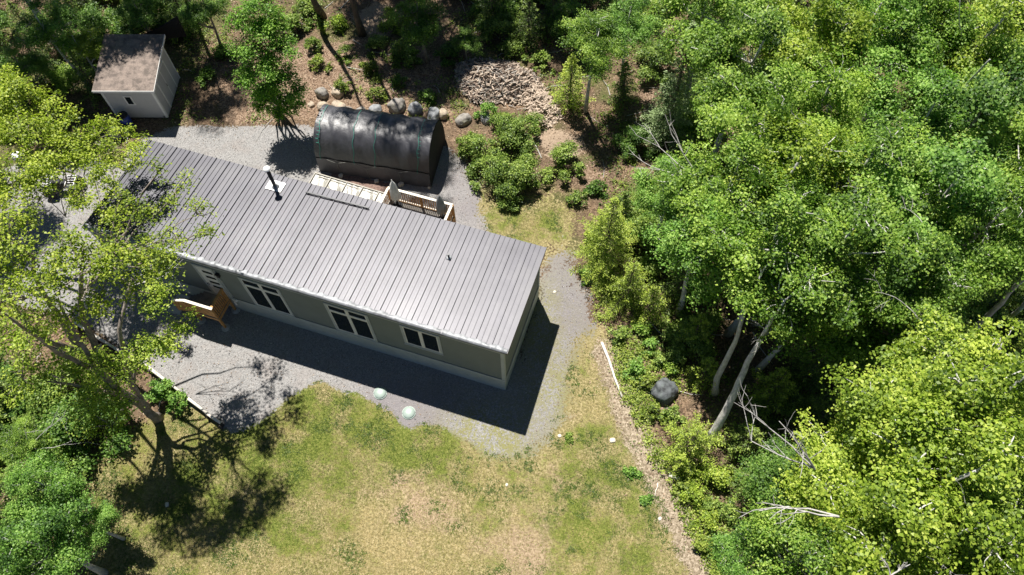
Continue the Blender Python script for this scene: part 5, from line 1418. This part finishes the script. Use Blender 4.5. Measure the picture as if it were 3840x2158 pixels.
# bright plants between the path and the wood
rng = np.random.default_rng(19)
_bed = W2([(1500, 640), (1530, 700), (1560, 840), (1620, 860), (1720, 940), (1720, 1050), (1680, 1120), (1760, 1230), (1850, 1330), (1860, 1470), (1790, 1450), (1700, 1280), (1620, 1110), (1560, 980), (1540, 880), (1500, 800)])
_p = rng.uniform(_bed.min(0), _bed.max(0), size=(9000, 2)); _p = _p[inside(_p, _bed)]; _p = _p[(cl(_p[:, 0], _p[:, 1]) > -.4+rng.normal(size=len(_p))*.6)][:1300]
hp = hzv(_p); m = rng.integers(8, 26, len(_p)); idx = np.repeat(np.arange(len(_p)), m); g = rng.normal(size=(len(idx), 3))*rng.uniform(.06, .2, len(_p))[idx, None]*[1, 1, 0]
pos = np.stack([_p[idx, 0], _p[idx, 1], hp[idx]+.04+np.abs(rng.normal(size=len(idx)))*.09], 1)+g
me = fast_mesh('path_plants', leaf_quads(pos, norm(np.array([0, 0, 1.])+rng.normal(size=pos.shape)*.4), rng.uniform(.04, .11, len(pos)), rng), 4, 'plant', np.clip(.55+rng.normal(size=len(_p))[idx]*.2+rng.normal(size=len(pos))*.13, 0, 1))
o = bpy.data.objects.new('path_plants', me); COL.objects.link(o); tag(o, 'low bright green plants between the wood chip path and the trees', 'ground cover', kind='stuff')
# grass blades
rng = np.random.default_rng(91)
Pg = scatter(230000, lambda x, y, r: (mk('lawn', x, y)*(1-mk('path', x, y))*(1-mk('gravel', x, y)) > r.random(len(x))*.9+.1) & (r.random(len(x)) > .75*mk('bare', x, y)), rng)
z = hzv(Pg); n = len(Pg); gr = np.clip(mk('green', Pg[:, 0], Pg[:, 1]), -1, 1)
ang_ = rng.uniform(0, 6.28, n); ln = rng.uniform(.035, .085, n); tilt = rng.uniform(.2, 1.1, n)
d = np.stack([np.cos(ang_)*np.sin(tilt), np.sin(ang_)*np.sin(tilt), np.cos(tilt)], 1)*ln[:, None]
s = np.stack([-np.sin(ang_), np.cos(ang_), 0*ang_], 1)*rng.uniform(.006, .013, n)[:, None]
b = np.stack([Pg[:, 0], Pg[:, 1], z-.003], 1)
c2 = clf(CL2, Pg[:, 0], Pg[:, 1]); c3 = clf(CL3, Pg[:, 0], Pg[:, 1])
tone = np.clip(.50-.34*gr+.12*rng.normal(size=n)-.15*cl(Pg[:, 0], Pg[:, 1])-.15*c2-.12*c3, 0, 1)
me = fast_mesh('grass', np.stack([b-s, b+s, b+d], 1), 3, 'grass', tone)
o = bpy.data.objects.new('grass', me); COL.objects.link(o); tag(o, 'short patchy grass, green to straw coloured, over the lawn', 'grass', kind='stuff')
rng = np.random.default_rng(97)
Pw = scatter(2600, lambda x, y, r: (mk('lawn', x, y) > .4) & (clf(CL2, x, y) > .6+.6*r.random(len(x))), rng)
hp = hzv(Pw); m = rng.integers(6, 16, len(Pw)); idx = np.repeat(np.arange(len(Pw)), m); g = rng.normal(size=(len(idx), 3))*.045*[1, 1, 0]
pos = np.stack([Pw[idx, 0], Pw[idx, 1], hp[idx]+.012+.02*rng.random(len(idx))], 1)+g
V = leaf_quads(pos, norm(np.array([0, 0, 1.])+rng.normal(size=pos.shape)*.35), rng.uniform(.025, .055, len(pos)), rng)
me = fast_mesh('lawn_weeds', V, 4, 'plant', np.clip(.35+rng.normal(size=len(pos))*.15, 0, 1))
o = bpy.data.objects.new('lawn_weeds', me); COL.objects.link(o); tag(o, 'small clover and weed rosettes speckling the lawn', 'weeds', kind='stuff')
# dead leaves
def leafscatter(name, n, cond, size, mat, tone_mu, tone_sd, seed, lift=(0, .03), flat=.35, lab='', cat=''):
    rng = np.random.default_rng(seed); P = scatter(n, cond, rng); z = hzv(P)+rng.uniform(*lift, len(P))
    nn = norm(np.array([0, 0, 1.])+rng.normal(size=(len(P), 3))*flat)
    V = leaf_quads(np.stack([P[:, 0], P[:, 1], z], 1), nn, rng.uniform(*size, len(P)), rng)
    t_ = np.clip(tone_mu+rng.normal(size=len(P))*tone_sd, 0, 1)
    me = fast_mesh(name, V, 4, mat, t_); o = bpy.data.objects.new(name, me); COL.objects.link(o); tag(o, lab, cat, kind='stuff'); return o
leafscatter('yard_leaves', 2200, lambda x, y, r: (mk('gravel', x, y) > .5) & ~infoot(x, y) & (cl(x, y) > -.3+r.normal(size=len(x))*.6), (.03, .07), 'litter', .5, .2, 6, lab='few dead leaves blown over the gravel', cat='leaf litter')
leafscatter('leaf_litter', 90000, lambda x, y, r: ((mk('lawn', x, y)+mk('gravel', x, y)) < r.random(len(x))*.35) & ~infoot(x, y) | ((mk('path', x, y) > r.random(len(x))) & (r.random(len(x)) < .9)), (.05, .12), 'litter', .5, .22, 5, lab='dead brown leaves over the forest floor and path', cat='leaf litter')
# low plants of the wood floor: rosettes in patches
rng = np.random.default_rng(17)
Pc = scatter(8500, lambda x, y, r: ((mk('lawn', x, y)+mk('gravel', x, y)+mk('path', x, y)*1.5+mk('dirt', x, y)) < .15) & (cl(x, y) > .1+r.normal(size=len(x))*.5+mk('litter', x, y)*1.0) & ~infoot(x, y), rng)
hp = hzv(Pc); m = rng.integers(10, 30, len(Pc)); idx = np.repeat(np.arange(len(Pc)), m); sp = rng.uniform(.1, .3, len(Pc))
g = rng.normal(size=(len(idx), 3))*sp[idx, None]*[1, 1, .0]
pos = np.stack([Pc[idx, 0], Pc[idx, 1], hp[idx]+.05+np.abs(rng.normal(size=len(idx)))*.12*(1.3-np.linalg.norm(g, axis=1)/.5).clip(.2, 1)], 1)+g
nn = norm(np.array([0, 0, 1.])+rng.normal(size=pos.shape)*.4)
V = leaf_quads(pos, nn, rng.uniform(.06, .13, len(pos)), rng)
me = fast_mesh('ground_cover', V, 4, 'plant', np.clip(.45+rng.normal(size=len(Pc))[idx]*.15+rng.normal(size=len(pos))*.13, 0, 1))
o = bpy.data.objects.new('ground_cover', me); COL.objects.link(o); tag(o, 'low green plants covering the floor of the wood', 'ground cover', kind='stuff')
# stones of the gravel
rng = np.random.default_rng(23)
Pp = scatter(26000, lambda x, y, r: (mk('gravel', x, y) > .35+r.random(len(x))*.5) & ~infoot(x, y), rng)
n = len(Pp); zz = hzv(Pp); sz = rng.uniform(.010, .028, n)*np.where(rng.random(n) < .03, 1.9, 1)
T = norm(np.array([[1, 1, 1], [1, -1, -1], [-1, 1, -1], [-1, -1, 1]], float)); 
Rm = rng.normal(size=(n, 3, 3)); Rm, _ = np.linalg.qr(Rm)
tv = np.einsum('nij,kj->nki', Rm, T)*sz[:, None, None]+np.stack([Pp[:, 0], Pp[:, 1], zz+sz*.3], 1)[:, None]
V = np.concatenate([tv[:, [0, 1, 2]], tv[:, [0, 2, 3]], tv[:, [0, 3, 1]], tv[:, [1, 3, 2]]], 1).reshape(-1, 3)
m_, t_, p_ = new_mat('gravel_stone'); a = N(t_, 'ShaderNodeAttribute', attribute_name='tone')
t_.links.new(ramp(t_, a.outputs['Fac'], [(.05, (.12, .12, .125)), (.5, (.32, .31, .30)), (.95, (.58, .56, .52))]), p_.inputs['Base Color']); p_.inputs['Roughness'].default_value = .9
me = fast_mesh('loose_gravel', V, 3, m_, np.repeat(np.clip(rng.normal(size=n)*.2+.5, 0, 1), 4))
o = bpy.data.objects.new('loose_gravel', me); COL.objects.link(o); tag(o, 'loose grey gravel stones over the drive and yard', 'gravel', kind='stuff')
# fallen sticks in the wood
rng = np.random.default_rng(29); mb = MB()
Ps = scatter(420, lambda x, y, r: ((mk('lawn', x, y)+mk('gravel', x, y)) < .1) & ~infoot(x, y), rng); hs = hzv(Ps)
for (x, y), h in zip(Ps, hs):
    a = rng.uniform(0, 6.28); L = rng.uniform(.4, 1.8); r = rng.uniform(.008, .03)
    mb.tube([(x, y, h+.03), (x+L*.5*math.cos(a), y+L*.5*math.sin(a), h+.06+rng.random()*.1), (x+L*math.cos(a+.15), y+L*math.sin(a+.15), h+.05)], [r, r*.8, r*.4], 5, False)
tag(mb.build('fallen_twigs', 'deadwood'), 'pale fallen twigs strewn over the floor of the wood', 'twigs', kind='stuff')
